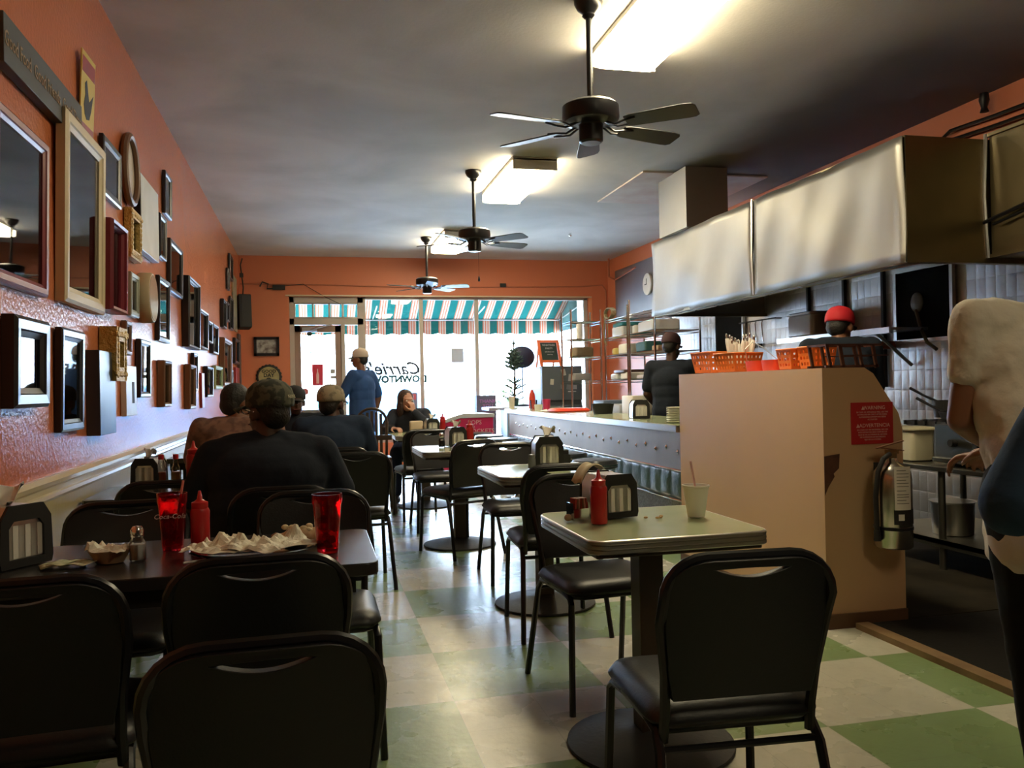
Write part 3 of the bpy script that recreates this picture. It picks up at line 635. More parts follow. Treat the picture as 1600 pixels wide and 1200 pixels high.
# warning sign
sg = thing('warning_sign', 'red warning sign in two languages on end of tan partition', 'sign', (2.685, PY0-.004, .995))
b = MB(); b.box((0, 0, 0), (.235, .004, .205)); b.build('plate', mat('sign_red', (.50, .02, .025), .4), sg, smooth=False)
M_sgt = mat('sign_pink_lettering', (.85, .55, .5), .5)
def sgl(t_, z, s_, x=0): text(t_, s_, FACE_CAM((x, -.003, z)), M_sgt, sg, 'lettering', .0004)
sgl('WARNING', .075, .026, .01); sgl('ADVERTENCIA', -.012, .026, .012)
b = MB()
for x, z in ((-.062, .066), (-.092, -.021)):
    b.prism([(x, z), (x+.02, z), (x+.01, z+.019)], .0006, FACE_CAM((0, -.003, 0)))
b.build('warning_triangle', M_sgt, sg, smooth=False)
for i, (l_, z) in enumerate((('IN CASE OF APPLIANCE FIRE, USE THE', .054), ('EXTINGUISHER ONLY AFTER FIXED', .042), ('SUPPRESSION SYSTEM HAS BEEN', .030), ('ACTUATED', .018), ('EN CASO DE UN INCENDIO, NO USE', -.033), ('ESTE EXTINTOR SINO DESPUES DE', -.045), ('QUE SE HA ACTIVADO EL SISTEMA', -.057), ('DE SUPRESION DE INCENDIOS', -.069), ('FIJO DE LA COCINA', -.081))):
    sgl(l_, z, .0105)
# fire extinguisher
fx = thing('fire_extinguisher', 'silver fire extinguisher with tags hung on the tan partition', 'fire extinguisher', (2.715, PY0-.105, .40))
b = MB(); b.lathe([(.001, 0), (.08, 0), (.088, .008), (.088, .33), (.082, .365), (.06, .395), (.03, .41), (.022, .43), (.001, .43)], (0, 0, 0), 32); b.build('cylinder', mat('satin_steel', (.55, .53, .48), .25, 1.0), fx, ang=60)
b = MB(); b.cyl((0, 0, .42), (0, 0, .455), .022, seg=16); b.box((.0, 0, .46), (.06, .025, .02)); b.build('valve', mat('brass', (.35, .25, .14), .35, 1.0), fx)
b = MB(); b.box((-.01, 0, .495), (.15, .018, .006), Euler((0, R(-12), 0)).to_matrix()); b.box((.0, 0, .472), (.13, .016, .006), Euler((0, R(8), 0)).to_matrix()); b.build('lever', mat('dull_brown_metal', (.30, .16, .11), .4, .7), fx, bevel=.002)
b = MB(); b.tube([(-.02, -.01, .45), (-.07, -.03, .43), (-.10, -.03, .37), (-.108, -.02, .25), (-.104, -.02, .08)], .012, 10); b.cyl((-.104, -.02, .09), (-.104, -.02, .04), .016, .018, 10); b.build('hose', M_blackmatte, fx)
b = MB(); b.lathe([(.089, .09), (.0905, .09), (.0905, .105), (.089, .105)], (0, 0, 0), 32); b.build('strap', M_blackmetal, fx)
def wrap(z0, z1, a0, a1, r_, name, m_):
    b = MB(); b.grid(lambda u, v: Vector((r_*sin(R(a0+(a1-a0)*u)), -r_*cos(R(a0+(a1-a0)*u)), z0+(z1-z0)*v)), 10, 2); return b.build(name, m_, fx)
wrap(.12, .19, -35, 45, .0895, 'black_label', M_blackmatte); wrap(.14, .17, -22, -4, .0900, 'round_emblem', M_paper)
wrap(.19, .395, -32, 20, .092, 'paper_tag', M_paper)
for k, z in enumerate((.375, .36, .345, .33, .315, .30, .28, .262, .25, .235, .22)): wrap(z, z+.003, -26, 12 if k % 3 else 2, .0925, 'tag_print', mat('grey_print', (.15, .15, .14), .8))
b = MB(); b.box((0, .095, .25), (.05, .02, .3)); b.build('bracket', M_iron, fx, smooth=False)

# ================================================================== CHAIRS
def lean(z): return -.19-max(0, z-.44)*.19
def make_chair():
    t = thing('dining_chair', '-', 'chair', (0, 0, 0), 0, 'black vinyl stacking chairs')
    b = MB(); b.rbox((0, .0, .455), (.42, .41, .055), .06, 6, .25)
    b.build('seat', M_blackvinyl, t, ang=60)
    b = MB(); b.tube([(-.185, -.17, .42), (-.19, .15, .425), (-.15, .18, .425), (.15, .18, .425), (.19, .15, .425), (.185, -.17, .42)], .011, 8, closed=True); b.build('seat_frame', M_blackmetal, t)
    # backrest panel with crescent hand slot
    out = []
    w0, w1, zt, zb = .165, .192, .822, .50
    for k in range(9): a = R(90*k/8); out.append((w1-.10+.10*cos(a), zt-.075+.075*sin(a)))
    for k in range(9): a = R(90+90*k/8); out.append((-w1+.10+.10*cos(a), zt-.075+.075*sin(a)))
    out += [(-w1+.004, .66), (-w0-.012, .56), (-w0, zb), (w0, zb), (w0+.012, .56), (w1-.004, .66)]
    hole = [(-.085+.17*k/10, .802+.003*sin(pi*k/10)) for k in range(11)]+[(.085-.17*k/10, .802-.017*sin(pi*k/10)-.001) for k in range(1, 10)]
    bm = bmesh.new(); es = []
    for loop in (out, hole):
        vs = [bm.verts.new((x, 0, z)) for x, z in loop]; es += [bm.edges.new((vs[i], vs[(i+1) % len(vs)])) for i in range(len(vs))]
    bmesh.ops.triangle_fill(bm, use_beauty=True, use_dissolve=False, edges=es)
    r = bmesh.ops.extrude_face_region(bm, geom=list(bm.faces)); nv = [v for v in r['geom'] if isinstance(v, bmesh.types.BMVert)]
    for v in nv: v.co.y += .026
    for v in bm.verts: v.co.y += lean(v.co.z)-.012-.02*(1-(v.co.x/.2)**2)
    b = MB(); b.bm.free(); b.bm = bm; b.build('backrest', M_blackvinyl, t, bevel=.004, ang=35)
    # bent back frame
    pts = [(-.178, -.185, .40), (-.176, lean(.47), .47), (-.180, lean(.56), .56), (-.197, lean(.68), .68)]
    for k in range(7): a = R(180-90*k/6); pts.append((-w1+.095+.10*cos(a), lean(zt)+.0, zt-.085+.09*sin(a)))
    full = pts+[(-x, y, z) for x, y, z in reversed(pts)]
    b = MB(); b.tube(full, .0125, 8); b.build('back_frame', M_blackmetal, t)
    for s in (-1, 1):
        b = MB(); b.tube([(s*.188, .08, .425), (s*.192, .155, .42), (s*.196, .178, .40), (s*.208, .20, 0)], .0125, 8); b.build('leg', M_blackmetal, t)
        b = MB(); b.tube([(s*.184, -.08, .425), (s*.188, -.17, .42), (s*.192, -.205, .38), (s*.215, -.30, 0)], .0125, 8); b.build('leg', M_blackmetal, t)
    b = MB(); b.tube([(-.19, -.20, .385), (.19, -.20, .385)], .009, 8); b.build('stretcher', M_blackmetal, t)
    return t
CH = make_chair()
# (x, y of the backrest top, facing degrees, label)
chairs = [
 (-.59, 1.91, 4, 'black vinyl chair at the bottom left corner of the photo'),
 (-.125, 2.00, 3, 'black vinyl chair pushed up to the near side of the littered dark table'),
 (-.085, 1.44, 2, 'empty black chair nearest the camera, lowest in the left foreground'),
 (-.64, 3.18, 180, 'black chair by the wall on the far side of the littered dark table'),
 (-.62, 3.86, 0, 'black chair by the wall in front of the second table hot sauce bottles'),
 (-.12, 3.42, 0, 'black chair the big man in the camouflage cap sits on'),
 (.0, 3.24, 180, 'empty black chair on far side of littered table behind the red tumbler'),
 (.165, 5.60, 3, 'black chair under the man in tan cap, rim showing behind the aisle chair'),
 (.255, 5.13, 2, 'empty black chair standing out into the aisle in the left row'),
 (-.45, 5.02, 0, 'black chair under the man in the brown shirt by the wall'),
 (.93, 1.69, -4, 'empty black chair in right foreground in front of the tan partition'),
 (1.08, 3.42, 184, 'black chair facing the camera on far side of the table with foam cup'),
 (1.16, 3.86, -3, 'black chair standing back to back behind the foam cup table chair'),
 (1.27, 5.46, 178, 'black chair facing the camera on the far side of the second green table'),
 (1.13, 5.92, 22, 'black chair turned aside at the near end of the third green table'),
 (1.05, 7.50, 180, 'black chair facing camera behind the third green table'),
 (1.00, 7.30+.42, 6, 'black chair at the near side of the fourth table by the windows'),
 (-.15, 7.35, 180, 'black chair on the far side of the third left table'),
]
for i, (x, y, rz, lab) in enumerate(chairs):
    a = R(rz); d = .26; loc = (x-sin(a)*d, y+cos(a)*d, 0)
    if i == 0: CH.location = loc; CH.rotation_euler = (0, 0, a); CH['label'] = lab
    else: dup(CH, loc, rz, lab, scale=.96 if i == 2 else None)

# ================================================================== TABLES
def pedestal(name, label, loc, w, d, rz=0, top=M_lam, edge=M_edge, group='green pedestal tables in the right row'):
    t = thing(name, label, 'table', loc, rz, group)
    b = MB(); b.prism(rrect(w-.006, d-.006, .045, 6), .03, Matrix.Translation((0, 0, .718))); b.build('tabletop', top, t, ang=30)
    b = MB(); o = rrect(w, d, .048, 6); n = len(o)
    rings = []
    for ins, z in ((.0, .705), (-.002, .708), (-.002, .716), (.002, .719), (-.002, .722), (-.002, .73), (.002, .733), (-.002, .736), (-.002, .743), (.001, .7475)):
        rings.append([b.bm.verts.new((x*(1-ins*2/w), y*(1-ins*2/d), z)) for x, y in o])
    b.loft(rings, cap=False); b.build('edge_band', edge, t, solid=.002, ang=30)
    b = MB(); b.box((0, 0, .70), (w-.04, d-.04, .02)); b.box((0, 0, .37), (.085, .085, .66)); b.box((0, 0, .68), (.34, .34, .02)); b.build('column', mat('dark_brown_column', (.035, .022, .015), .45, var=(5, (.06, .035, .02), .2)), t, smooth=False, bevel=.004)
    b = MB(); b.lathe([(.001, 0), (.27, 0), (.28, .006), (.278, .014), (.20, .032), (.07, .05), (.05, .06), (.001, .06)], (0, 0, 0), 40); b.build('base', M_iron, t, ang=50)
    return t
pedestal('pedestal_table', 'green-topped pedestal table with foam cup, nearest in the right row', (1.085, 2.655, 0), .585, .60)
pedestal('pedestal_table', 'green-topped pedestal table with lone napkin dispenser, second in right row', (1.24, 4.52, 0), .62, .66)
pedestal('pedestal_table', 'green-topped pedestal table with ketchup and dispenser, third in the right row', (1.09, 6.42, 0), .64, .72)
pedestal('pedestal_table', 'pedestal table the long-haired woman sits at, by the windows', (1.12, 8.66, 0), .66, .80)
def wall_table(label, y, x1, d=.57, L=1.17):
    t = thing('wall_table', label, 'table', (x1-L/2, y, 0), 0, 'dark tables along the picture wall')
    b = MB(); b.prism(rrect(L, d, .04, 5), .034, Matrix.Translation((0, 0, .716))); b.build('tabletop', M_blackwood, t, ang=30, bevel=.003)
    b = MB(); b.box((0, d/2-.06, .69), (L-.12, .03, .05)); b.box((0, -d/2+.06, .69), (L-.12, .03, .05)); b.build('apron', M_blackmatte, t, smooth=False)
    for sx_ in (-1, 1):
        for sy_ in (-1, 1): b = MB(); b.cyl((sx_*(L/2-.09), sy_*(d/2-.07), 0), (sx_*(L/2-.09), sy_*(d/2-.07), .716), .013, seg=10); b.build('leg', M_blackmetal, t)
wall_table('littered dark wall table with greasy papers and red tumblers, nearest in left row', 2.54, .165)
wall_table('dark wall table in front of the man in the camouflage cap', 4.27, .18)
wall_table('dark wall table farther along the wall before the man in the tan cap', 6.62, .12, .6)
# counter stools
def stool(x, y, label):
    t = thing('counter_stool', label, 'stool', (x, y, 0), 0, 'round stools along the lunch counter')
    b = MB(); b.lathe([(.001, .55), (.17, .55), (.182, .56), (.182, .60), (.172, .618), (.12, .625), (.001, .625)], (0, 0, 0), 28); b.build('seat', mat('grey_vinyl', (.035, .045, .055), .3), t, ang=50)
    b = MB(); b.lathe([(.183, .57), (.186, .573), (.186, .588), (.183, .59)], (0, 0, 0), 28); b.build('seat_band', M_chrome, t)
    b = MB(); b.lathe([(.001, 0), (.20, 0), (.20, .012), (.06, .04), (.035, .08), (.035, .55), (.001, .55)], (0, 0, 0), 20); b.build('column', M_chrome, t)
for x, y, lab in ((2.17, 6.35, 'round counter stool nearest the camera, under the loose napkin'), (2.17, 7.1, 'round counter stool second from the tan partition end'), (2.15, 7.9, 'round counter stool third along, behind the black dispenser'), (2.14, 8.75, 'round counter stool fourth along the lunch counter'), (2.13, 9.5, 'round counter stool fifth along, right of pink freezer panel'), (2.12, 10.2, 'round counter stool sixth along, before the pink freezer lettering'), (2.12, 10.85, 'round counter stool farthest from camera by the pink freezer')): stool(x, y, lab)

# ================================================================== TABLE-TOP THINGS
def dispenser(label, loc, rz, body=M_blackmatte, loose=True, sc=1, face_m=M_steel):
    t = thing('napkin_dispenser', label, 'napkin dispenser', loc, rz, 'napkin dispensers'); t.scale = (sc,)*3
    b = MB(); w, d, h = .115, .15, .13
    pr = [(-w/2, .0), (w/2, .0), (w/2+.004, .015), (w/2, h*.78), (w/2-.018, h), (-w/2+.018, h), (-w/2, h*.78), (-w/2-.004, .015)]
    b.loft([[b.bm.verts.new((x, y, z)) for x, z in pr] for y in (-d/2+.008, d/2-.008)]); b.build('case', face_m, t, bevel=.004, ang=30)
    for s in (-1, 1):
        b = MB(); o = [(x*1.04, z*1.02+.001) for x, z in pr]; i_ = [(-.042, .018), (.042, .018), (.042, .085), (.03, .10), (-.03, .10), (-.042, .085)]
        y = s*(d/2-.004); bm = b.bm; es = []
        for lp in (o, i_):
            vs = [bm.verts.new((x, y, z)) for x, z in lp]; es += [bm.edges.new((vs[i], vs[(i+1) % len(vs)])) for i in range(len(vs))]
        bmesh.ops.triangle_fill(bm, use_beauty=True, edges=es); b.build('face_plate', body, t, solid=.008, smooth=False)
        b = MB()
        for k in range(6): b.box((-.036+k*.0145, y-s*.006, .055), (.0125, .004+.002*(k % 2), .07))
        b.build('napkin_stack', M_paper, t, smooth=False)
    if loose:
        b = MB(); b.grid(lambda u, v: Vector((-.02+.05*u+.01*sin(v*6), -.03+.06*v, h-.01+.055*(u if v < .5 else 1-u*.4)+.01*sin(u*9+v*5))), 6, 6); b.build('loose_napkin', M_paper, t, solid=.001)
    return t
def squeeze(label, loc, h=.19, m_=M_red, name='ketchup_bottle'):
    t = thing(name, label, 'bottle', loc, 0, 'red squeeze bottles'); s = h/.19
    b = MB(); b.lathe([(.001, 0), (.028*s, 0), (.030*s, .004), (.030*s, .10*s), (.031*s, .125*s), (.027*s, .135*s), (.001, .135*s)], (0, 0, 0), 24); b.build('body', m_, t, ang=50)
    b = MB(); b.lathe([(.024*s, .134*s), (.026*s, .136*s), (.026*s, .155*s), (.018*s, .158*s), (.009*s, .165*s), (.004*s, .192*s), (.001, .192*s)], (0, 0, 0), 20); b.build('nozzle_cap', mat('cap_red', (.55, .02, .02), .3), t, ang=50); return t
def tumbler(label, loc, h=.165, drink=False, straw=False, print_=None):
    t = thing('tumbler', label, 'cup', loc, 0, 'red plastic tumblers')
    b = MB(); r0, r1 = .029, .042
    b.lathe([(.001, 0), (r0, 0), (r0+.001, .01), (r0+(r1-r0)*.3, h*.3), (r1-.002, h*.82), (r1, h*.84), (r1+.001, h), (r1-.002, h), (r1-.004, h*.84), (r0-.002, .012), (.001, .010)], (0, 0, 0), 28); b.build('cup', M_redclear, t, ang=40)
    b = MB(); rn = random.Random(int(loc[0]*999))
    for k in range(5): b.box((rn.uniform(-.013, .013), rn.uniform(-.013, .013), .022+.013*k), (.018, .018, .018), Euler((rn.random()*3, rn.random()*3, 0)).to_matrix())
    b.build('ice', mat('ice', (.9, .6, .6), .1, trans=.7), t, smooth=False)
    if straw: b = MB(); b.cyl((.0, 0, .02), (.03, .01, h+.035), .0035, seg=8); b.build('straw', mat('red_striped_straw', (.75, .25, .22), .4), t)
    if print_:
        text('Coca-Cola', .02, basis((-.002, -r1*.93-.001, h*.62), (1, 0, 0), (0, -.07, 1)), mat('white_print', (.8, .6, .6), .5), t, 'white_script', .0003, shear=.3)
    return t
# near left wall table
Z1 = .752
dispenser('large napkin dispenser at left edge on the littered dark table', (-.83, 2.56, Z1), 55, M_blackmatte, True, 1.25)
tumbler('red tumbler with straw and white script on the littered table', (-.405, 2.63, Z1), .165, straw=True, print_=True)
tumbler('red tumbler with ice standing alone at right of littered table', (.035, 2.44, Z1), .165)
squeeze('red ketchup bottle between the tumbler and salt shaker', (-.325, 2.60, Z1), .17)
def shaker(label, loc, fill, h=.095):
    t = thing('salt_shaker', label, 'shaker', loc); s = h/.095
    b = MB(); b.lathe([(.001, 0), (.02*s, 0), (.022*s, .004*s), (.021*s, .05*s), (.015*s, .062*s), (.015*s, .068*s), (.001, .068*s)], (0, 0, 0), 10); b.build('jar', M_clear, t, ang=30)
    b = MB(); b.lathe([(.001, .003*s), (.018*s, .003*s), (.019*s, .045*s), (.001, .047*s)], (0, 0, 0), 10); b.build('contents', fill, t)
    b = MB(); b.lathe([(.017*s, .066*s), (.018*s, .068*s), (.018*s, .084*s), (.012*s, .094*s), (.001, .096*s)], (0, 0, 0), 16); b.build('metal_lid', M_chrome, t); return t
shaker('glass salt shaker with metal lid beside the paper tray of tissue', (-.475, 2.49, Z1), M_white)
def crumple(name, label, loc, sx_, sy_, h, seed, m_=M_tissue, cat='paper', n=18, group=None):
    rn = random.Random(seed); P_ = [(rn.uniform(0, 1), rn.uniform(0, 1), rn.uniform(.3, 1), rn.uniform(.08, .2)) for _ in range(12)]
    cr_ = [(rn.uniform(-6, 6), rn.uniform(-6, 6), rn.uniform(0, 6)) for _ in range(4)]
    def f(u, v):
        z = sum(a*max(0, 1-(((u-p)**2+(v-q)**2)**.5)/r_) for p, q, a, r_ in P_)*.5+sum(.08*abs(((a*u+b_*v+c) % 1)-.5)*2 for a, b_, c in cr_)
        e = min(u, 1-u, v, 1-v)*6; ang = .3*sin(v*7+seed)
        return Vector(((u-.5)*sx_*(1+.12*sin(v*9+seed)), (v-.5)*sy_*(1+.12*sin(u*8+seed*2))+ang*.01, .004+h*min(1.2, z)*min(1, .35+e)))
    b = MB(); b.grid(f, n, n); return one(b, name, m_, label, cat, loc, rn.uniform(-30, 30), group, solid=.0012, smooth=False)
pl = thing('oval_platter', 'steel oval platter under crumpled greasy papers', 'platter', (-.17, 2.47, Z1), -4)
b = MB(); b.lathe([(.001, .004), (.13, .004), (.165, .014), (.172, .018), (.165, .020), (.13, .009), (.001, .008)], (0, 0, 0), 40, sx=1.0, sy=.72); b.build('dish', M_chrome, pl)
for k, (x, y, sx_, sy_, h, lab) in enumerate(((-.255, 2.46, .18, .15, .06, 'crumpled tissue paper at left end of oval platter'), (-.17, 2.44, .19, .15, .075, 'tallest crumpled tissue paper in middle of the platter'), (-.09, 2.47, .17, .14, .045, 'crumpled tissue paper at right end of oval platter'))):
    crumple('crumpled_paper', lab, (x, y, Z1+.02), sx_, sy_, h, 11+k)
tc_ = thing('taco_shell', 'half-eaten folded tortilla behind the crumpled papers', 'food', (-.03, 2.60, Z1+.004), 8)
b = MB(); b.grid(lambda u, v: Vector(((u-.5)*.19, (v-.5)*.09, .045*sin(pi*v)**.7*(1-.4*abs(u-.5)*2)+.004*sin(u*30))), 16, 10); b.build('tortilla', mat('toasted_tortilla', (.55, .38, .22), .7, var=(30, (.35, .18, .08), .15)), tc_, solid=.003)
b = MB()
rn = random.Random(5)
for i in range(14): b.ell((rn.uniform(-.06, .06), rn.uniform(-.012, .012), .035+.015*rn.random()), (.011, .009, .008))
b.build('filling', mat('pale_filling', (.72, .62, .40), .6), tc_)
bo = thing('paper_food_tray', 'small brown paper tray holding crumpled tissue', 'food tray', (-.545, 2.49, Z1), 10)
b = MB(); b.lathe([(.001, 0), (.03, 0), (.048, .035), (.045, .035), (.028, .004), (.001, .003)], (0, 0, 0), 18, sx=1.15, sy=.9); b.build('tray', mat('brown_card', (.36, .22, .13), .7), bo)
crumple('crumpled_paper', 'cream tissue wad sitting in the small brown paper tray', (-.545, 2.49, Z1+.028), .10, .085, .05, 31, n=12)
M_bill = mat('dollar_bill_green', (.32, .36, .20), .7, var=(60, (.55, .56, .40), .08))
for k, (x, y, rz, lab) in enumerate(((-.66, 2.48, 20, 'folded dollar bill lying beneath another by the dispenser'), (-.63, 2.455, -14, 'folded dollar bill on top, nearest the near chair'))):
    b = MB(); b.grid(lambda u, v: Vector(((u-.5)*.11, (v-.5)*.066, .002+.006*k+.006*abs(sin(u*6+k)))), 10, 5); o = one(b, 'dollar_bill', M_bill, lab, 'money', (x, y, Z1), rz, 'folded bills on the littered table', solid=.001)
    b = MB(); b.grid(lambda u, v: Vector(((u-.5)*.022, (v-.5)*.03, .0032+.006*k+.006*abs(sin((.5+(u-.5)*.2)*6+k)))), 4, 3); b.build('portrait_oval', mat('bill_dark', (.12, .15, .08), .7), o)
b = MB(); b.cyl((-.03, 0, .004), (.03, .01, .004), .003, seg=6); one(b, 'plastic_knife', M_white, 'white utensil tip poking out beneath the oval platter', 'cutlery', (-.315, 2.40, Z1), 20)
# second left table
dispenser('napkin dispenser on second wall table under the chair rail', (-.80, 4.52, Z1), -8, M_blackmatte, True, 1.05)
def hotsauce(label, loc, col):
    t = thing('hot_sauce_bottle', label, 'bottle', loc, 0, 'hot sauce bottles')
    b = MB(); b.lathe([(.001, 0), (.023, 0), (.024, .005), (.024, .085), (.014, .105), (.011, .135), (.001, .135)], (0, 0, 0), 18); b.build('bottle', M_clear, t)
    b = MB(); b.lathe([(.001, .003), (.021, .003), (.021, .07), (.001, .07)], (0, 0, 0), 18); b.build('sauce', col, t)
    b = MB(); b.lathe([(.012, .132), (.0135, .134), (.0135, .156), (.001, .157)], (0, 0, 0), 14); b.build('cap', mat('cap_red'), t)
hotsauce('red hot sauce bottle right beside the wall table dispenser', (-.735, 4.46, Z1), mat('sauce_dark', (.35, .07, .03), .4))
hotsauce('amber hot sauce bottle between its red neighbour and the ketchup', (-.665, 4.45, Z1), mat('sauce_amber', (.60, .38, .14), .4))
squeeze('tall ketchup bottle on the second wall table by the big man', (-.575, 4.40, Z1), .22)
crumple('crumpled_paper', 'small wadded napkin on second table beside the big man', (-.085, 4.12, Z1), .07, .06, .045, 44, M_paper, n=10)
tumbler('bright red tumbler on the third wall table between two capped men', (-.18, 6.45, Z1), .165)
# right tables
dispenser('black napkin dispenser with napkin draped on top, on the foam cup table', (1.005, 2.80, Z1), 10, M_blackmatte, False, 1.12)
dn = MB(); dn.grid(lambda u, v: Vector((-.02-.10*u, -.035+.07*v, .02+.035*sin(u*2.6)-.06*u*u+.004*sin(v*8))), 12, 6); one(dn, 'napkin', mat('cream_napkin', (.62, .56, .40), .8), 'cream napkin draped off the top of nearest right dispenser', 'napkin', (1.00, 2.80, Z1+.142), 10, solid=.001)
squeeze('red ketchup bottle on the foam cup table', (.915, 2.64, Z1), .175)
sc_ = thing('sugar_caddy', 'small metal caddy of sugar packets beside the near ketchup bottle', 'caddy', (.872, 2.735, Z1), 15)
b = MB(); b.box((0, 0, .003), (.06, .045, .006)); b.box((0, .022, .03), (.06, .003, .06)); b.box((0, -.022, .02), (.06, .003, .04)); b.box((-.03, 0, .03), (.003, .045, .06)); b.box((.03, 0, .03), (.003, .045, .06)); b.build('holder', M_chrome, sc_, smooth=False)
for k in range(7):
    b = MB(); b.box((-.022+k*.0075, -.004, .042), (.005, .035, .066), Euler((0, R(6-2*k), 0)).to_matrix()); b.build('packet', [mat('packet_red', (.35, .04, .03), .6), mat('packet_brown', (.25, .12, .07), .6), mat('packet_pink', (.65, .35, .30), .6)][k % 3], sc_, smooth=False)
b = MB(); b.ell((0, 0, .012), (.014, .010, .012)); b.ell((.012, .008, .009), (.01, .009, .009)); one(b, 'crumpled_wrapper', mat('brown_wrapper', (.32, .2, .12), .6), 'tiny crumpled brown wrapper left of sugar caddy', 'wrapper', (.832, 2.72, Z1))
b = MB()
for c in ((0, 0, .004), (.012, .004, .004), (-.03, .03, .002), (.03, .04, .002)): b.ell(c, (.008, .006, .004), seg=8, rn=5)
tag(b.build('crumbs', mat('crumb', (.40, .24, .08), .8), loc=(1.13, 2.66, Z1)), 'few brown food crumbs on the foam cup table', 'crumbs', kind='stuff')
cu = thing('foam_cup', 'white foam cup with striped straw on nearest green table', 'cup', (1.275, 2.665, Z1))
b = MB(); b.lathe([(.001, 0), (.028, 0), (.030, .004), (.044, .10), (.047, .101), (.047, .108), (.042, .108), (.028, .006), (.001, .005)], (0, 0, 0), 32); b.build('cup', M_foam, cu, ang=40)
b = MB(); b.cyl((.012, 0, .02), (-.02, -.005, .19), .0038, seg=8); b.build('straw', mat('pink_striped_straw', (.78, .45, .40), .4), cu)
b = MB(); b.lathe([(.001, .085), (.039, .085), (.001, .086)], (0, 0, 0), 20); b.build('drink', mat('tea', (.12, .05, .02), .1), cu)
d2 = dispenser('black napkin dispenser standing on the second green table', (1.30, 4.64, Z1), -6, M_blackmatte, True, 1.3)
sk = MB(); sk.lathe([(.001, 0), (.022, 0), (.022, .05), (.018, .06), (.018, .075), (.001, .078)], (0, 0, 0), 12); one(sk, 'pepper_shaker', M_grey, 'dark pepper shaker left of the second table dispenser', 'shaker', (1.19, 4.56, Z1))
b = MB(); b.box((0, 0, .03), (.06, .06, .06)); b.box((.0, 0, .07), (.045, .04, .03)); one(b, 'sugar_caddy', M_blackmatte, 'black packet caddy right of the second table dispenser', 'caddy', (1.415, 4.68, Z1), smooth=False)
hotsauce('hot sauce bottle behind the second table dispenser', (1.40, 4.76, Z1), mat('sauce_dark'))
dispenser('black napkin dispenser with white face on the third green table', (1.09, 6.55, Z1), 6, M_blackmatte, True, 1.15)
squeeze('ketchup bottle on the third green table beside its dispenser', (1.215, 6.60, Z1), .20)
shaker('dark pepper shaker left of the third table dispenser', (.975, 6.50, Z1), M_blackmatte, .11)
dispenser('napkin dispenser on the table before the seated woman', (1.20, 8.70, Z1), 4, M_blackmatte, True, 1.1)
squeeze('ketchup bottle on the seated woman table', (1.33, 8.78, Z1), .19)
tt = MB(); tt.rbox((0, 0, .06), (.14, .10, .12), .02); one(tt, 'paper_bag', mat('kraft', (.5, .4, .28), .8), 'small pale paper packet on the seated woman table', 'bag', (1.06, 8.85, Z1))
# high chair
hc = thing('high_chair', 'dark wooden high chair with arched slatted back near seated woman', 'high chair', (.58, 8.42, 0), 180)
M_dw = mat('dark_stained_wood', (.05, .03, .02), .4)
for s in (-1, 1):
    for q in (-1, 1): b = MB(); b.tube([(s*.15, q*.13, .52), (s*.19, q*.19, 0)], .018, 8); b.build('leg', M_dw, hc)
b = MB(); b.box((0, 0, .53), (.33, .30, .03)); b.build('seat', M_dw, hc, smooth=False)
b = MB(); pts = [(-.14, -.14, .54), (-.15, -.16, .85)]+[(-.15*cos(R(180*k/10)), -.17, .88+.14*sin(R(180*k/10))) for k in range(11)]+[(.15, -.16, .85), (.14, -.14, .54)]
b.tube(pts, .014, 8); b.build('back_frame', M_dw, hc)
for k in range(5): x = -.09+.045*k; b = MB(); b.box((x, -.155, .74), (.028, .012, .45+.03*(2-abs(k-2)))); b.build('slat', M_dw, hc, smooth=False)
b = MB(); b.box((0, .13, .74), (.34, .03, .05)); b.build('front_bar', M_dw, hc, smooth=False)

# ================================================================== ON THE PARTITION AND COUNTER
def basket(label, loc, rz, w=.22, d=.15, h=.11, m_=M_orangepl, tp=.82):
    t = thing('plastic_basket', label, 'basket', loc, rz, 'orange perforated baskets on the partition')
    b = MB(); rows = 3
    def wall(p0, p1, q0, q1):
        # perforated panel between bottom p0-p1 and top q0-q1, with square holes
        k = max(4, int((Vector(q1)-Vector(q0))  .length/.030)); A = [Vector(p0), Vector(p1), Vector(q0), Vector(q1)]
        P_ = lambda u, v: (A[0]*(1-u)+A[1]*u)*(1-v)+(A[2]*(1-u)+A[3]*u)*v
        vs = {}
        def V(i, j): 
            if (i, j) not in vs: vs[(i, j)] = b.bm.verts.new(P_(i/(2*k+1), j/(2*rows+1)))
            return vs[(i, j)]
        for i in range(2*k+1):
            for j in range(2*rows+1):
                if i % 2 == 1 and j % 2 == 1: continue
                b.face([V(i, j), V(i+1, j), V(i+1, j+1), V(i, j+1)])
    W_, D_ = w/2, d/2; w_, d_ = W_*tp, D_*tp
    c0 = [(-w_, -d_, .004), (w_, -d_, .004), (w_, d_, .004), (-w_, d_, .004)]; c1 = [(-W_, -D_, h), (W_, -D_, h), (W_, D_, h), (-W_, D_, h)]
    for i in range(4): j = (i+1) % 4; wall(c0[i], c0[j], c1[i], c1[j])
    b.face([b.bm.verts.new(p) for p in c0])
    b.build('basket', m_, t, solid=.003, smooth=False)
    b = MB(); b.tube([Vector((x, y, h)) for x, y in rrect(w+.01, d+.01, .02, 3)], .005, 6, closed=True); b.build('rim', m_, t); return t
ZP = 1.272
basket('orange perforated basket at far end of partition by the dark-shirted cook', (2.60, 5.08, ZP), 8, .26, .22, .135)
cb = basket('orange perforated basket holding bundled cutlery', (2.56, 4.72, ZP), 10, .22, .20, .115)
rn = random.Random(9)
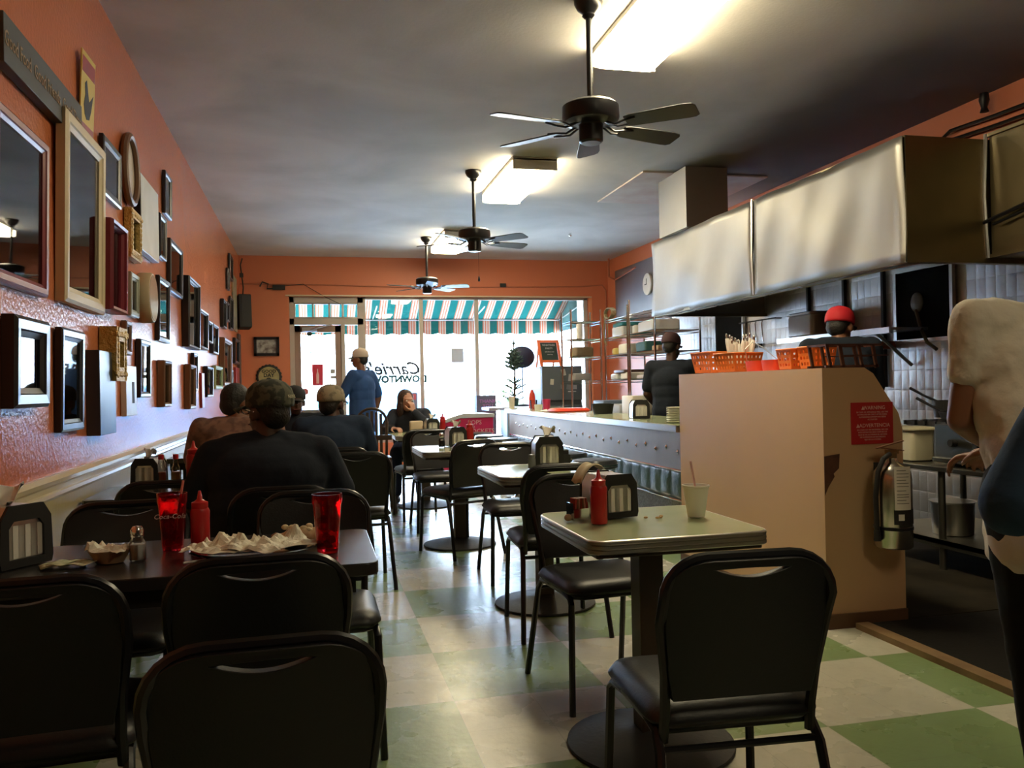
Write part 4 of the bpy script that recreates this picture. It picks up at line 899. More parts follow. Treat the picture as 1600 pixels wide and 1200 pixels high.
for k in range(16):
    x, y = rn.uniform(-.05, .05), rn.uniform(-.05, .05); top = Vector((2.56+x*1.8, 4.72+y*1.7, ZP+.20+rn.uniform(-.02, .03))); bot = Vector((2.56+x, 4.72+y, ZP+.01))
    b = MB(); mid = bot.lerp(top, .75); b.tube([bot, mid, top], [.004, .004, .006], 6); b.mi = 1
    b.tube([bot.lerp(top, .15), bot.lerp(top, .8), bot.lerp(top, .93)], [.010, .014, .011], 7); b.mi = 0; b.ell(top, (.009, .004, .016))
    one(b, 'rolled_cutlery', [M_chrome, M_paper], 'cutlery piece wrapped in white napkin standing in the orange basket', 'cutlery', group='napkin-wrapped cutlery in the basket')
def tub(label, loc, w, d, h):
    b = MB(); R0 = rrect(w*.9, d*.9, .02, 4); R1 = rrect(w, d, .025, 4); R2 = rrect(w-.008, d-.008, .022, 4); R3 = rrect(w*.88, d*.88, .018, 4)
    b.loft([[b.bm.verts.new((x, y, z)) for x, y in q] for q, z in ((R0, 0), (R1, h), (R2, h), (R3, .004))]); return one(b, 'plastic_tub', M_redpl, label, 'tub', loc, 4, 'red tubs on the partition')
tub('red plastic tub left of its twin on the partition top', (2.56, 4.44, ZP), .15, .15, .06)
tub('red plastic tub nearer the camera on the partition top', (2.56, 4.26, ZP), .15, .15, .06)
basket('narrow orange basket behind the dark wire stand, left one', (2.56, 4.10, ZP), 3, .14, .13, .11)
basket('narrow orange basket behind the dark wire stand, right one', (2.60, 3.95, ZP), 3, .15, .13, .115)
tw = MB(); tw.tube([(2.5, 4.5, ZP+.05), (2.47, 4.47, ZP+.13), (2.5, 4.44, ZP+.17), (2.54, 4.40, ZP+.14), (2.60, 4.33, ZP+.06)], .003, 6); one(tw, 'bent_wire_hook', M_steel, 'bent wire hook sticking up beside red tubs', 'hook')
wr = thing('wire_stand', 'dark brown wooden stand at near end of the partition top', 'stand', (2.62, 3.76, ZP))
M_db = mat('dark_red_brown', (.06, .02, .014), .4)
for x in (-.13, -.06, .05, .13):
    for y in (-.075, .075): b = MB(); b.box((x, y, .055), (.014, .012, .115), Euler((0, R(-10), 0)).to_matrix()); b.build('post', M_db, wr, smooth=False)
b = MB(); 
for y in (-.075, .075): b.box((.02, y, .113), (.34, .012, .010)); b.box((.08, y, .06), (.26, .008, .006)); b.box((0, y, .006), (.30, .012, .012))
for x in (-.14, .18): b.box((x, 0, .113), (.012, .16, .010))
b.build('rails', M_db, wr, smooth=False)
ZC = .926
dispenser('black napkin dispenser standing on the lunch counter', (2.66, 6.60, ZC), -10, M_blackmatte, False, 1.15)
for k in range(9):
    b = MB(); b.lathe([(.001, 0), (.05, 0), (.075, .012), (.073, .014), (.048, .004), (.001, .003)], (0, 0, 0), 24); one(b, 'small_plate', mat('cream_china', (.62, .62, .50), .3), 'cream plate, %s in the stack against the tan partition' % ('lowest', 'second from the bottom', 'third from the bottom', 'fourth from the bottom', 'middle one', 'fourth from the top', 'third from the top', 'second from the top', 'topmost')[k], 'plate', (2.57, 5.66, ZC+k*.0125), group='stacked cream plates on the counter')
b = MB(); b.rbox((0, 0, .02), (.42, .30, .04), .05, 5); b.mi = 0; one(b, 'serving_tray', M_redpl, 'flat red tray lying on far part of the counter', 'tray', (2.74, 8.85, ZC), 4)
crumple('crumpled_paper', 'white paper lying at the left end of the red tray', (2.60, 9.15, ZC), .16, .13, .03, 51, M_paper, n=10)
for k, (x, y, h, r_, m_, nm, cat, lab) in enumerate((
    (2.72, 10.35, .24, .042, M_redpl, 'squeeze_bottle', 'bottle', 'tall red squeeze bottle at the far bend of the counter'),
    (2.74, 9.75, .13, .05, mat('magenta_red', (.55, .03, .10), .4), 'red_canister', 'canister', 'short red canister in front of the grey refrigerator'),
    (2.62, 9.9, .12, .045, M_clear, 'glass_jar', 'jar', 'clear glass jar beside the short red canister'),
    (2.60, 9.6, .07, .05, M_foam, 'small_bowl', 'bowl', 'small cream bowl beside the red canister'),
    (2.86, 7.05, .12, .03, M_clear, 'drinking_glass', 'glass', 'clear drinking glass on counter right of the black dispenser'),
    (2.80, 7.9, .10, .11, M_blackmatte, 'black_bowl', 'bowl', 'upturned black bowl on counter behind the dispenser'),
    (2.50, 10.55, .16, .04, M_foam, 'foam_cup', 'cup', 'pale cup beside the small Christmas tree'))):
    b = MB(); b.lathe([(.001, 0), (r_*.9, 0), (r_, .01), (r_, h*.6), (r_*.85, h*.8), (r_*.5, h*.9), (r_*.45, h), (.001, h)] if 'bottle' in nm else [(.001, 0), (r_*.85, 0), (r_, h), (r_-.004, h), (r_*.8, .006), (.001, .005)], (0, 0, 0), 20); one(b, nm, m_, lab, cat, (x, y, ZC))
for k, (x, y, w, d, h, c, lab) in enumerate(((3.40, 8.42, .30, .26, .20, (.62, .58, .50), 'white printed carton behind the lunch counter dispenser'), (3.62, 8.42, .12, .2, .26, (.35, .05, .04), 'dark red carton on prep table below the wire rack'), (3.45, 8.95, .4, .5, .10, (.35, .37, .40), 'grey steel pan on the prep table'), (3.45, 9.35, .4, .3, .14, (.10, .14, .2), 'dark blue tub on prep table near the refrigerator'))):
    b = MB(); b.rbox((0, 0, h/2), (w, d, h), .015, 3); one(b, 'carton' if 'carton' in lab else 'storage_tub', mat('carton_%d' % k, c, .5), lab, 'box' if 'carton' in lab else 'tub', (x, y, .892), 5)

# refrigerator, board, tree, freezer
fr = thing('refrigerator', 'dark grey refrigerator with stickers in front of the windows', 'refrigerator', (3.42, 11.66, 0))
b = MB(); b.box((0, 0, .76), (.60, .60, 1.44)); b.build('body', M_grey, fr, smooth=False, bevel=.01)
b = MB(); b.box((0, -.32, 1.25), (.59, .04, .48)); b.build('door', mat('fridge_door', (.15, .17, .185), .35, .3), fr, smooth=False, bevel=.008)
b = MB(); b.box((0, -.32, .50), (.59, .04, .88)); b.build('door', mat('fridge_door'), fr, smooth=False, bevel=.008)
for x, z, w, h, c, rz in ((.02, 1.40, .06, .09, (.7, .7, .68), -12), (-.15, 1.27, .05, .08, (.7, .66, .55), 5), (.14, 1.32, .10, .10, (.55, .53, .52), 8), (.0, 1.20, .05, .06, (.25, .27, .3), 0), (.10, 1.19, .08, .07, (.05, .05, .06), 10), (.18, 1.19, .06, .06, (.75, .75, .75), 0), (.14, 1.13, .12, .012, (.8, .8, .8), 0)):
    b = MB(); b.box((0, 0, 0), (w, .003, h), Euler((0, R(rz), 0)).to_matrix()); b.build('sticker', mat('sticker_%d' % int(x*100+z*1000), c, .5), fr, loc=(x, -.342, z), smooth=False)
bd = thing('chalkboard', 'small orange-framed A-frame chalkboard standing on the refrigerator', 'sign', (3.32, 11.50, 1.486), 8); T_ = Matrix.Rotation(R(-18), 4, 'X')
M_of = mat('orange_painted_wood', (.80, .16, .05), .5)
def tb(name, c, d, m_):
    b = MB(); b.box(c, d); 
    for v in b.bm.verts: v.co = T_ @ v.co
    return b.build(name, m_, bd, smooth=False)
tb('chalk_panel', (0, 0, .23), (.25, .01, .27), mat('chalkboard_green', (.03, .05, .045), .7))
for x in (-.15, .15): tb('side_rail', (x, 0, .20), (.04, .02, .41), M_of)
for z in (.08, .385): tb('cross_rail', (0, 0, z), (.30, .02, .035), M_of)
for x in (-.13, .13): b = MB(); b.tube([(x, .13, .38), (x, .24, 0)], .012, 6); b.build('rear_leg', M_of, bd)
for i_, (t_, z) in enumerate((('WHATEVER', .325), ('PARTY', .275), ('ask about our', .225), ('catering', .185))):
    text(t_, .038 if i_ < 2 else .026, T_ @ FACE_CAM((0, -.007, z)), mat('chalk', (.6, .6, .6), .9), bd, 'chalk_lettering', .0005)
tr_ = thing('christmas_tree', 'small sparse Christmas tree on the counter end before the window', 'tree', (2.78, 11.55, .93))
b = MB(); b.tube([(0, 0, 0), (.01, 0, .5), (0, 0, 1.02)], [.018, .014, .008], 7); b.build('trunk', M_wood, tr_)
M_fir = mat('fir_needles', (.05, .09, .08), .7); b = MB(); rn = random.Random(2)
def branch(z, L, n, dens):
    for k in range(n):
        a = 2*pi*k/n+z*9; tip = Vector((L*cos(a), L*sin(a), z-.0+L*.25)); base = Vector((0, 0, z-.03)); b.tube([base, tip], [.011, .006], 5)
        for q in range(dens):
            f_ = rn.uniform(.25, 1.05); c = base.lerp(tip, f_); dv = Vector((rn.uniform(-1, 1), rn.uniform(-1, 1), rn.uniform(-.4, 1)))*.035; b.tube([c, c+dv], [.009, .004], 4)
for z, L, n, dn_ in ((.10, .17, 5, 5), (.18, .17, 5, 6), (.27, .16, 5, 6), (.36, .13, 5, 6), (.55, .12, 8, 26), (.61, .12, 8, 28), (.67, .11, 8, 26), (.73, .08, 7, 22), (.79, .05, 6, 12), (.90, .02, 3, 5)): branch(z, L, n, dn_)
b.build('branches', M_fir, tr_)
b = MB(); b.lathe([(.001, 0), (.05, 0), (.065, .12), (.001, .12)], (0, 0, 0), 14); b.build('pot', mat('pot_teal', (.06, .15, .15), .5), tr_)
led = MB(); led.box((2.72, 11.72, .905), (.66, .5, .04)); one(led, 'window_ledge', M_steel, 'steel side ledge under the small tree by the window', 'shelf', smooth=False)
led2 = MB(); led2.box((2.72, 11.72, .44), (.12, .4, .88)); one(led2, 'ledge_support', M_steel, 'upright panel under the window ledge', 'support', smooth=False)
b = MB(); b.ell((0, 0, .17), (.19, .10, .16), seg=24, rn=14); b.box((0, 0, -.26), (.014, .014, .56)); b.box((0, 0, -.53), (.2, .14, .03)); one(b, 'round_cushion_seat', mat('navy_vinyl', (.02, .025, .06), .5), 'navy rounded pad standing behind the Christmas tree', 'cushion', (2.98, 11.86, 1.47))
pf = thing('ice_cream_freezer', 'pink ice cream freezer with curved white lid and lettering', 'freezer', (2.05, 11.55, 0))
pr = [(-.42, .0), (.36, 0), (.36, .80), (-.10, .80), (-.42, .70)]
b = MB(); b.prism([(x, z) for x, z in pr], -.55, FACE_CAM((0, -.28, 0))); b.build('body', mat('freezer_pink', (.62, .02, .11), .4), pf, smooth=False, bevel=.01)
b = MB(); pr2 = [(-.44, .695), (-.10, .80), (.37, .80), (.37, .85), (-.05, .865), (-.25, .81), (-.44, .73)]; b.prism(pr2, -.60, FACE_CAM((0, -.30, 0))); b.build('lid', mat('freezer_lid', (.62, .64, .66), .3), pf, smooth=False, bevel=.008)
b = MB(); b.prism([(-.26+.14*cos(R(a)), .60+.09*sin(R(a))) for a in range(0, 360, 20)], .003, FACE_CAM((0, -.281, 0))); b.build('dark_oval', M_blackmatte, pf, smooth=False)
M_pink = mat('pale_pink_print', (.85, .55, .55), .5)
for t_, z, s_ in (('POPS', .735, .085), ('AND', .675, .045), ('ROCKETS', .615, .085)): text(t_, s_, FACE_CAM((.0, -.283, z)), M_pink, pf, 'lettering', .0005, 'LEFT')
ty = thing('thank_you_box', 'dark box with THANK YOU lettering on the window sill', 'box', (2.56, 12.55, .40))
b = MB(); b.box((0, 0, .35), (.30, .18, .68)); b.build('box', mat('slate_box', (.10, .11, .15), .6), ty, smooth=False)
for t_, z in (('THANK', .60), ('YOU', .53)): text(t_, .075, FACE_CAM((.02, -.093, z)), mat('lilac_print', (.45, .2, .5), .6), ty, 'lettering', .0005)
sb = MB(); sb.box((2.6, 12.60, .20), (.5, .5, .40)); one(sb, 'sill_bench', M_beige, 'low bench under the windows holding the lettered box', 'bench', smooth=False)

# wire racks
def rack(label, x0, x1, y0, y1, zs, ztop):
    t = thing('wire_rack', label, 'shelving rack', (0, 0, 0), 0, 'chrome wire shelving racks')
    for x in (x0, x1):
        for y in (y0, y1): b = MB(); b.cyl((x, y, 0), (x, y, ztop), .014, seg=8); b.build('post', M_chrome, t)
    for z in zs:
        b = MB()
        for dz in (0, -.03):
            b.tube([(x0, y0, z+dz), (x1, y0, z+dz), (x1, y1, z+dz), (x0, y1, z+dz)], .005, 5, closed=True)
        n = max(4, int((y1-y0)/.05))
        for k in range(1, n): y = y0+(y1-y0)*k/n; b.tube([(x0, y, z), (x1, y, z)], .003, 4)
        b.build('wire_shelf', M_chrome, t)
    return t
ZS = [.45, 1.27, 1.60, 1.84, 2.08]
rack('chrome wire rack along the kitchen wall, half nearer the hood', 3.88, 4.45, 9.1, 9.9, ZS, 2.27)
rack('chrome wire rack along the kitchen wall, half nearer the windows', 3.88, 4.45, 9.96, 10.8, ZS, 2.22)
rack('narrow chrome wire rack standing crosswise by the windows', 3.42, 3.84, 10.86, 11.3, ZS, 2.24)
M_teal = mat('teal_cloth', (.03, .22, .24), .7); M_yel = mat('yellow_box', (.60, .48, .14), .6); M_clr = mat('frosted_plastic', (.62, .65, .67), .3)
items = [ # x, y, z, w, d, h, mat, name, cat, label
 (4.1, 10.5, 1.845, .32, .42, .13, M_clr, 'storage_bin', 'bin', 'clear bin on the fourth rack shelf under teal cloth'),
 (4.1, 10.5, 1.98, .30, .44, .045, M_teal, 'folded_cloth', 'cloth', 'teal cloth folded on the clear bin'),
 (4.1, 9.95, 1.845, .3, .10, .11, M_paper, 'paper_roll', 'paper', 'white wrapped package on fourth shelf between posts'),
 (4.1, 9.5, 1.845, .34, .60, .13, M_clr, 'storage_bin', 'bin', 'long frosted bin on fourth shelf next to the hood'),
 (4.05, 10.55, 1.605, .28, .16, .09, M_yel, 'yellow_box', 'box', 'yellow box on the third rack shelf'),
 (4.05, 10.25, 1.605, .28, .30, .13, M_foam, 'cream_container', 'container', 'cream stacked containers beside yellow box'),
 (4.05, 9.6, 1.605, .30, .38, .12, mat('dark_teal', (.02, .09, .09), .6), 'folded_cloth', 'cloth', 'dark green folded cloth on third shelf'),
 (4.05, 9.25, 1.605, .22, .20, .06, mat('loaf', (.45, .3, .18), .7), 'bread_loaf', 'bread', 'light brown loaf on third shelf nearest the hood'),
 (4.05, 10.35, 1.36, .30, .5, .04, mat('dark_brown_tray', (.07, .035, .03), .5), 'serving_tray', 'tray', 'dark brown tray on the second rack shelf'),
 (4.05, 10.55, 1.275, .3, .25, .08, M_clr, 'storage_bin', 'bin', 'low clear bin under the dark brown tray'),
 (4.05, 10.18, 1.275, .3, .30, .09, M_paper, 'paper_stack', 'paper', 'white stack beneath the dark tray'),
 (4.05, 9.5, 1.275, .30, .6, .05, mat('tan_tray', (.5, .42, .32), .5), 'serving_tray', 'tray', 'tan tray on the second shelf beside the cook'),
 (3.60, 11.05, 1.845, .08, .1, .22, M_paper, 'paper_tube', 'paper', 'tall white tube on the crosswise rack'),
 (3.62, 11.05, 1.605, .26, .28, .13, mat('straw_brown', (.22, .16, .09), .8, bump=(50, 1)), 'twig_basket', 'basket', 'brown twig basket on the crosswise rack'),
 (3.60, 11.05, 1.275, .24, .26, .10, mat('dull_grey', (.28, .27, .26), .6), 'storage_bin', 'bin', 'dull grey bin low on the crosswise rack'),
]
for x, y, z, w, d, h, m_, nm, cat, lab in items:
    b = MB(); b.rbox((0, 0, h/2), (w, d, h), min(.03, h*.4), 4); one(b, nm, m_, lab, cat, (x, y, z+.004), random.uniform(-6, 6))
b = MB()
for k in range(5): 
    pts = [(.0+.012*k, .18*cos(R(a))*(.8+.05*k), .07+.07*sin(R(a))) for a in range(0, 360, 24)]; b.tube(pts, .006, 5, closed=True)
b.tube([(0, .15, .05), (.02, .17, -.12), (.0, .16, -.3), (.03, .13, -.36)], .006, 5); b.tube([(0.01, .13, .05), (-.02, .14, -.15), (.01, .15, -.32)], .006, 5); b.tube([(0.03, .11, .05), (.04, .13, -.2), (.03, .15, -.34)], .006, 5)
one(b, 'coiled_cord', mat('yellowish_cord', (.32, .28, .16), .7), 'coiled yellowish cord draped over the top of the rack', 'cord', (3.86, 10.62, 2.10))

# ================================================================== PEOPLE
def hand(P_, w, d, n, side, curl=25, s=1.0):
    """append capsules for a hand: wrist w, direction d, palm normal n, thumb towards side vector"""
    w, d, n = Vector(w), Vector(d).normalized(), Vector(n).normalized(); n = (n-d*n.dot(d)).normalized(); t = d.cross(n)*side
    for k in range(4):
        off = (k-1.5)*.019*s; P_.append(('c', w+d*.01+t*off*.5, w+d*.085*s+t*off, .014*s, .0115*s))
    for k, L in enumerate((.066, .078, .073, .056)):
        off = (1.5-k)*.0205*s; base = w+d*.088*s+t*off; a = 0; p = base; q = d+t*(1.5-k)*.05
        for j, f_ in enumerate((.45, .32, .23)):
            a += R(curl*(1+.12*k)); v = (q*cos(a)+n*sin(a)).normalized(); e = p+v*L*f_*s; P_.append(('c', p, e, (.0092-.001*j)*s, (.0085-.001*j)*s)); p = e
    b0 = w+d*.02*s+t*.024*s; b1 = b0+(d*.55+t*.75+n*.3).normalized()*.042*s; b2 = b1+(d*.85+t*.3+n*.4).normalized()*.03*s; b3 = b2+(d*.9+n*.4).normalized()*.024*s
    P_ += [('c', b0, b1, .014*s, .0115*s), ('c', b1, b2, .0112*s, .0098*s), ('c', b2, b3, .0098*s, .008*s)]
def blob(name, P_, m_, parent, vox=.008, sm=6, tex=None):
    b = MB()
    for p in P_:
        if p[0] == 'c': b.caps(*p[1:])
        elif p[0] == 'e': b.ell(p[1], p[2], p[3] if len(p) > 3 else None, 16, 11)
    o = b.build(name, m_, parent, ang=180)
    md = o.modifiers.new('voxel', 'REMESH'); md.mode = 'VOXEL'; md.voxel_size = vox; md.use_smooth_shade = True
    md = o.modifiers.new('smooth', 'SMOOTH'); md.iterations = sm; md.factor = .5
    if tex:
        t = bpy.data.textures.new(name+'_folds', 'CLOUDS'); t.noise_scale = tex[0]
        md = o.modifiers.new('folds', 'DISPLACE'); md.texture = t; md.strength = tex[1]; md.mid_level = .5; md.texture_coords = 'LOCAL'
    return o
V = Vector
AK = [1.0]
def armg(g): return (1+(g-1)*.3)*AK[0]
def person(label, loc, rz, J, skin, shirt, pants, girth=1.0, head_rz=0, head_rx=0, sleeve=.75, hair=None, cap=None, beard=None, hands=(True, True), vox=.008, shirt_len=.1, curl=25, long_sleeve=False, glasses=False, folds=(.13, .010), ak=1.0):
    AK[0] = ak; t = thing('person', label, 'person', loc, rz)
    J = {k: (V(v) if not isinstance(v, list) else [V(x) for x in v]) for k, v in J.items()}
    pel, che, nek = J['pelvis'], J['chest'], J['neck']; hc = J['head']
    HR = Matrix.Rotation(R(head_rz), 3, 'Z') @ Matrix.Rotation(R(head_rx), 3, 'X')
    g = girth; sk = []
    up_ = (nek-pel).normalized(); rt = (J['sh'][1]-J['sh'][0]).normalized()
    fw = up_.cross(rt)*-1
    TR = Matrix((rt, rt.cross(up_)*-1, up_)).transposed()
    sk += [('e', pel, (.155*g, .115*g, .12), TR), ('e', pel.lerp(che, .5), (.14*g, .105*g, .17), TR), ('e', che, (.165*g, .12*g, .16), TR), ('c', che, nek, .08*g, .055), ('c', nek, hc+V((0, 0, -.03)), .056, .052)]
    for s in (0, 1):
        sh, el, wr = J['sh'][s], J['el'][s], J['wr'][s]
        sk += [('c', che.lerp(sh, .35)+V((0, 0, .03)), sh, .07*g, .046*armg(g)), ('c', sh, el, .050*armg(g), .040*armg(g)), ('c', el, el.lerp(wr, .35), .040*armg(g), .040*armg(g)), ('c', el.lerp(wr, .35), wr, .040*armg(g), .027*armg(g))]
        if hands[s]: hand(sk, wr, J['hd'][s], J['hn'][s], J.get('ts', [V((1, 0, 0)), V((-1, 0, 0))])[s].x, curl)
        hp, kn, an = J['hip'][s], J['kn'][s], J['an'][s]
        sk += [('c', hp, kn, .088*g, .056), ('c', kn, an, .055, .038)]
    H_ = lambda x, y, z: hc+HR @ V((x, y, z))
    sk += [('e', H_(0, -.012, .025), (.075, .092, .092), HR), ('e', H_(0, .022, -.035), (.058, .068, .075), HR), ('e', H_(0, .05, -.075), (.036, .035, .03), HR),
           ('c', H_(0, .085, .01), H_(0, .108, -.022), .010, .015), ('c', H_(-.022, .088, -.055), H_(.022, .088, -.055), .009, .009), ('e', H_(0, .08, .028), (.05, .018, .012), HR),
           ('e', H_(-.078, -.005, -.01), (.012, .022, .032), HR), ('e', H_(.078, -.005, -.01), (.012, .022, .032), HR)]
    blob('body', sk, skin, t, vox, 4)
    for x in (-.03, .03):
        b = MB(); b.ell(H_(x, .083, .008), .0125, seg=10, rn=7); b.mi = 1
        b.ell(H_(x, .0925, .008), (.006, .004, .006), HR, seg=8, rn=5); b.build('eye', [mat('eye_white', (.7, .68, .65), .3), M_blackmetal], t)
    b = MB(); b.tube([H_(-.024, .1015, -.055), H_(0, .106, -.056), H_(.024, .1015, -.055)], .0035, 6); b.build('mouth', mat('lip', (.25, .08, .07), .5), t)
    e = .014
    s_ = [('e', pel+V((0, 0, .02)), (.168*g+e, .128*g+e, .11+shirt_len*.6), TR), ('e', pel.lerp(che, .3), (.162*g+e, .126*g+e, .19), TR), ('e', pel.lerp(che, .65), (.166*g+e, .124*g+e, .19), TR), ('e', che, (.172*g+e, .122*g+e, .165), TR), ('c', che.lerp(nek, .3), nek+V((0, 0, -.045)), .085*g+e, .06+e*.6),
          ('c', J['sh'][0].lerp(J['sh'][1], .2)+V((0, 0, -.012)), J['sh'][0].lerp(J['sh'][1], .8)+V((0, 0, -.012)), .060*g+e, .060*g+e)]
    for q in (.25, .5, .75): s_.append(('c', J['sh'][0].lerp(J['sh'][1], .22)+(pel-che)*q*.8+V((0, 0, -.07)), J['sh'][0].lerp(J['sh'][1], .78)+(pel-che)*q*.8+V((0, 0, -.07)), .062*g+e, .062*g+e))
    for s in (0, 1):
        sh, el, wr = J['sh'][s], J['el'][s], J['wr'][s]
        s_ += [('c', che.lerp(sh, .45)+V((0, 0, .03)), sh, .070*g+e, .052*armg(g)+e), ('c', nek+V((0, 0, -.055)), sh.lerp(nek, .3)+V((0, -.005, .0)), .050*g, .046*g)]
        if long_sleeve: s_ += [('c', sh, el, .056*g+e, .046*g+e), ('c', el, el.lerp(wr, .92), .046*g+e, .032*g+e)]
        else: s_ += [('c', sh, sh.lerp(el, sleeve), .055*armg(g)+e, .049*armg(g)+e)]
    if shirt_len > .15: s_.append(('c', pel-rt*.06*g+V((0, 0, -shirt_len*.5)), pel+rt*.06*g+V((0, 0, -shirt_len*.5)), .118*g+e, .118*g+e))
    blob('shirt', s_, shirt, t, vox*1.1, 14, folds)
    p_ = [('e', pel+V((0, 0, -.03)), (.165*g, .125*g, .11), TR)]
    for s in (0, 1):
        hp, kn, an = J['hip'][s], J['kn'][s], J['an'][s]; p_ += [('c', hp, kn, .095*g+.006, .068), ('c', kn, an+V((0, 0, .03)), .068, .056)]
    blob('trousers', p_, pants, t, vox*1.2, 5, (.12, .01))
    for s in (0, 1):
        an = J['an'][s]; f_ = V((0, 1, 0)); b = MB(); b.ell(an+V((0, .06, -.045)), (.045, .13, .045), None, 14, 8)
        for v in b.bm.verts: v.co.z = max(v.co.z, an.z-.08)
        b.build('shoe', mat('dark_shoe', (.02, .018, .016), .5), t)
    if hair:
        kind, hm = hair
        if kind == 'short': blob('hair', [('e', H_(0, -.020, .036), (.080, .094, .090), HR), ('e', H_(0, -.055, -.01), (.068, .055, .065), HR)], hm, t, .007, 3, (.02, .004))
        if kind == 'long':
            blob('hair', [('e', H_(0, -.028, .035), (.090, .098, .098), HR), ('e', H_(-.065, -.02, -.07), (.035, .06, .12), HR), ('e', H_(.065, -.02, -.07), (.035, .06, .12), HR), ('e', H_(0, -.075, -.10), (.085, .05, .16), HR)], hm, t, .007, 3, (.02, .01))
    if beard: blob('beard', [('e', H_(0, .06, -.085), (.045, .045, .035), HR), ('e', H_(-.05, .03, -.06), (.018, .04, .035), HR), ('e', H_(.05, .03, -.06), (.018, .04, .035), HR)], beard, t, .007, 3)
    if glasses:
        b = MB()
        for x in (-.032, .032): b.tube([H_(x+.024*cos(R(a)), .104, .008+.018*sin(R(a))) for a in range(0, 360, 30)], .002, 5, closed=True)
        for s in (-1, 1): b.tube([H_(s*.056, .10, .01), H_(s*.084, .03, .012), H_(s*.084, -.02, .0)], .002, 5)
        b.build('glasses', M_chrome, t)
    if cap:
        cm, brim_m, brim_rz, badge = cap; CR = HR @ Matrix.Rotation(R(brim_rz), 3, 'Z'); C_ = lambda x, y, z: hc+CR @ V((x, y, z))
        rings = []; b = MB()
        prof = [(.088, .02), (.091, .035), (.090, .065), (.080, .098), (.058, .122), (.028, .134), (.001, .137)]
        for r_, z in prof: rings.append([b.bm.verts.new(C_(r_*cos(2*pi*k/24), -.012+r_*1.13*sin(2*pi*k/24), z)) for k in range(24)])
        b.loft(rings, cap=False); b.build('cap', cm, t, solid=.004, ang=60)
        b = MB(); b.grid(lambda u, v: C_((u-.5)*.15*(1-.35*v*v*abs(u-.5)*2), .075+.075*v*(1-((u-.5)*1.7)**2)+.01, .028-.9*(u-.5)**2*.08-.015*v), 12, 5); b.build('cap_brim', brim_m, t, solid=.004, ang=60)
        b = MB(); b.ell(C_(0, -.012, .138), (.008, .008, .004), seg=10, rn=5); b.build('cap_button', cm, t)
        if badge: text(badge, .022, basis(C_(0, -.012, 0)+CR @ V((0, -.105, .062)), CR @ V((1, 0, 0)), CR @ V((0, .45, 1))), mat('cap_lettering', (.45, .42, .30), .8), t, 'cap_lettering', .001)
    return t
def seated(lean_=0.06, arms='table', tw=0, w=1.0, head=(0, .05, 1.13)):
    y = lean_
    J = dict(pelvis=(0, 0, .56), chest=(0, y, .86), neck=(0, y+.02, 1.04), head=(head[0], head[1]+y, head[2]),
             sh=[(-.19*w, y, .97), (.19*w, y, .97)], hip=[(-.10, .04, .545), (.10, .04, .545)], kn=[(-.13, .42, .53), (.13, .42, .53)], an=[(-.13, .44, .085), (.13, .44, .085)],
             hd=[(.5, .8, 0), (-.5, .8, 0)], hn=[(0, 0, -1), (0, 0, -1)])
    J['el'] = [(-.26*w, y+.12, .77), (.26*w, y+.12, .77)]; J['wr'] = [(-.12, y+.36, .80), (.12, y+.36, .80)]
    return J
def standing(Ht=1.75):
    k = Ht/1.75
    J = dict(pelvis=(0, 0, .95*k), chest=(0, 0, 1.26*k), neck=(0, .01, 1.46*k), head=(0, .03, 1.60*k), sh=[(-.19, 0, 1.40*k), (.19, 0, 1.40*k)],
             el=[(-.25, -.02, 1.12*k), (.25, -.02, 1.12*k)], wr=[(-.26, .06, .87*k), (.26, .06, .87*k)], hip=[(-.09, 0, .90*k), (.09, 0, .90*k)], kn=[(-.10, .02, .5*k), (.10, .02, .5*k)], an=[(-.10, -.02, .085), (.10, -.02, .085)],
             hd=[(0, .1, -1), (0, .1, -1)], hn=[(1, 0, 0), (-1, 0, 0)])
    return J
def cloth(name, c, tex=.25): return mat(name, c, .9, bump=(25, tex), bd=.01, spec=.2)
S_black = cloth('black_tshirt', (.017, .022, .034)); S_navy = cloth('navy_tshirt', (.030, .048, .09)); S_blue = cloth('blue_shirt', (.035, .085, .24)); S_jean = cloth('dark_jeans', (.015, .022, .05))
S_brown = mat('brown_plaid_shirt', (.24, .13, .095), .9, var=(22, (.15, .08, .065), .06)); S_white = cloth('white_tshirt', (.66, .62, .52), .5)
M_camo = mat('camouflage_cloth', (.035, .04, .03), .9, var=(28, (.10, .10, .07), .04))
# big man from behind, camouflage cap turned left
J = seated(.02, w=1.12, head=(-.0, .03, 1.125)); J['sh'] = [(-.215, .02, .945), (.215, .02, .945)]; J['el'] = [(-.31, .08, .74), (.315, .08, .74)]; J['wr'] = [(-.16, .34, .78), (.16, .36, .78)]
person('big man seen from behind in black T-shirt and camouflage cap, seated', (-.185, 3.66, .0), 0, J, M_skin_d, S_black, S_jean, 1.42, 40, 0, .80, ('short', M_hair), (M_camo, M_camo, 20, 'ARMY'), None, glasses=True)
# man by wall, brown shirt, short dark hair
J = seated(.05, w=1.05, head=(0, .04, 1.14)); J['sh'] = [(-.20, .05, 1.0), (.20, .05, 1.0)]; person('man by the wall in a brown checked shirt with short dark hair, seated', (-.44, 5.22, 0), 0, J, M_skin_m, S_brown, S_jean, 1.15, -45, -6, .8, ('short', M_hair))
# man in tan cap
J = seated(.03, w=1.02, head=(.0, .04, 1.115)); person('man seen from behind in navy T-shirt and tan cap, seated', (.13, 5.82, 0), 0, J, M_skin_d, S_navy, S_jean, 1.22, -32, 0, .8, ('short', M_hair), (mat('tan_cap', (.35, .29, .20), .8, var=(25, (.2, .17, .12), .05)), mat('tan_cap'), -5, None), M_hair, glasses=True)
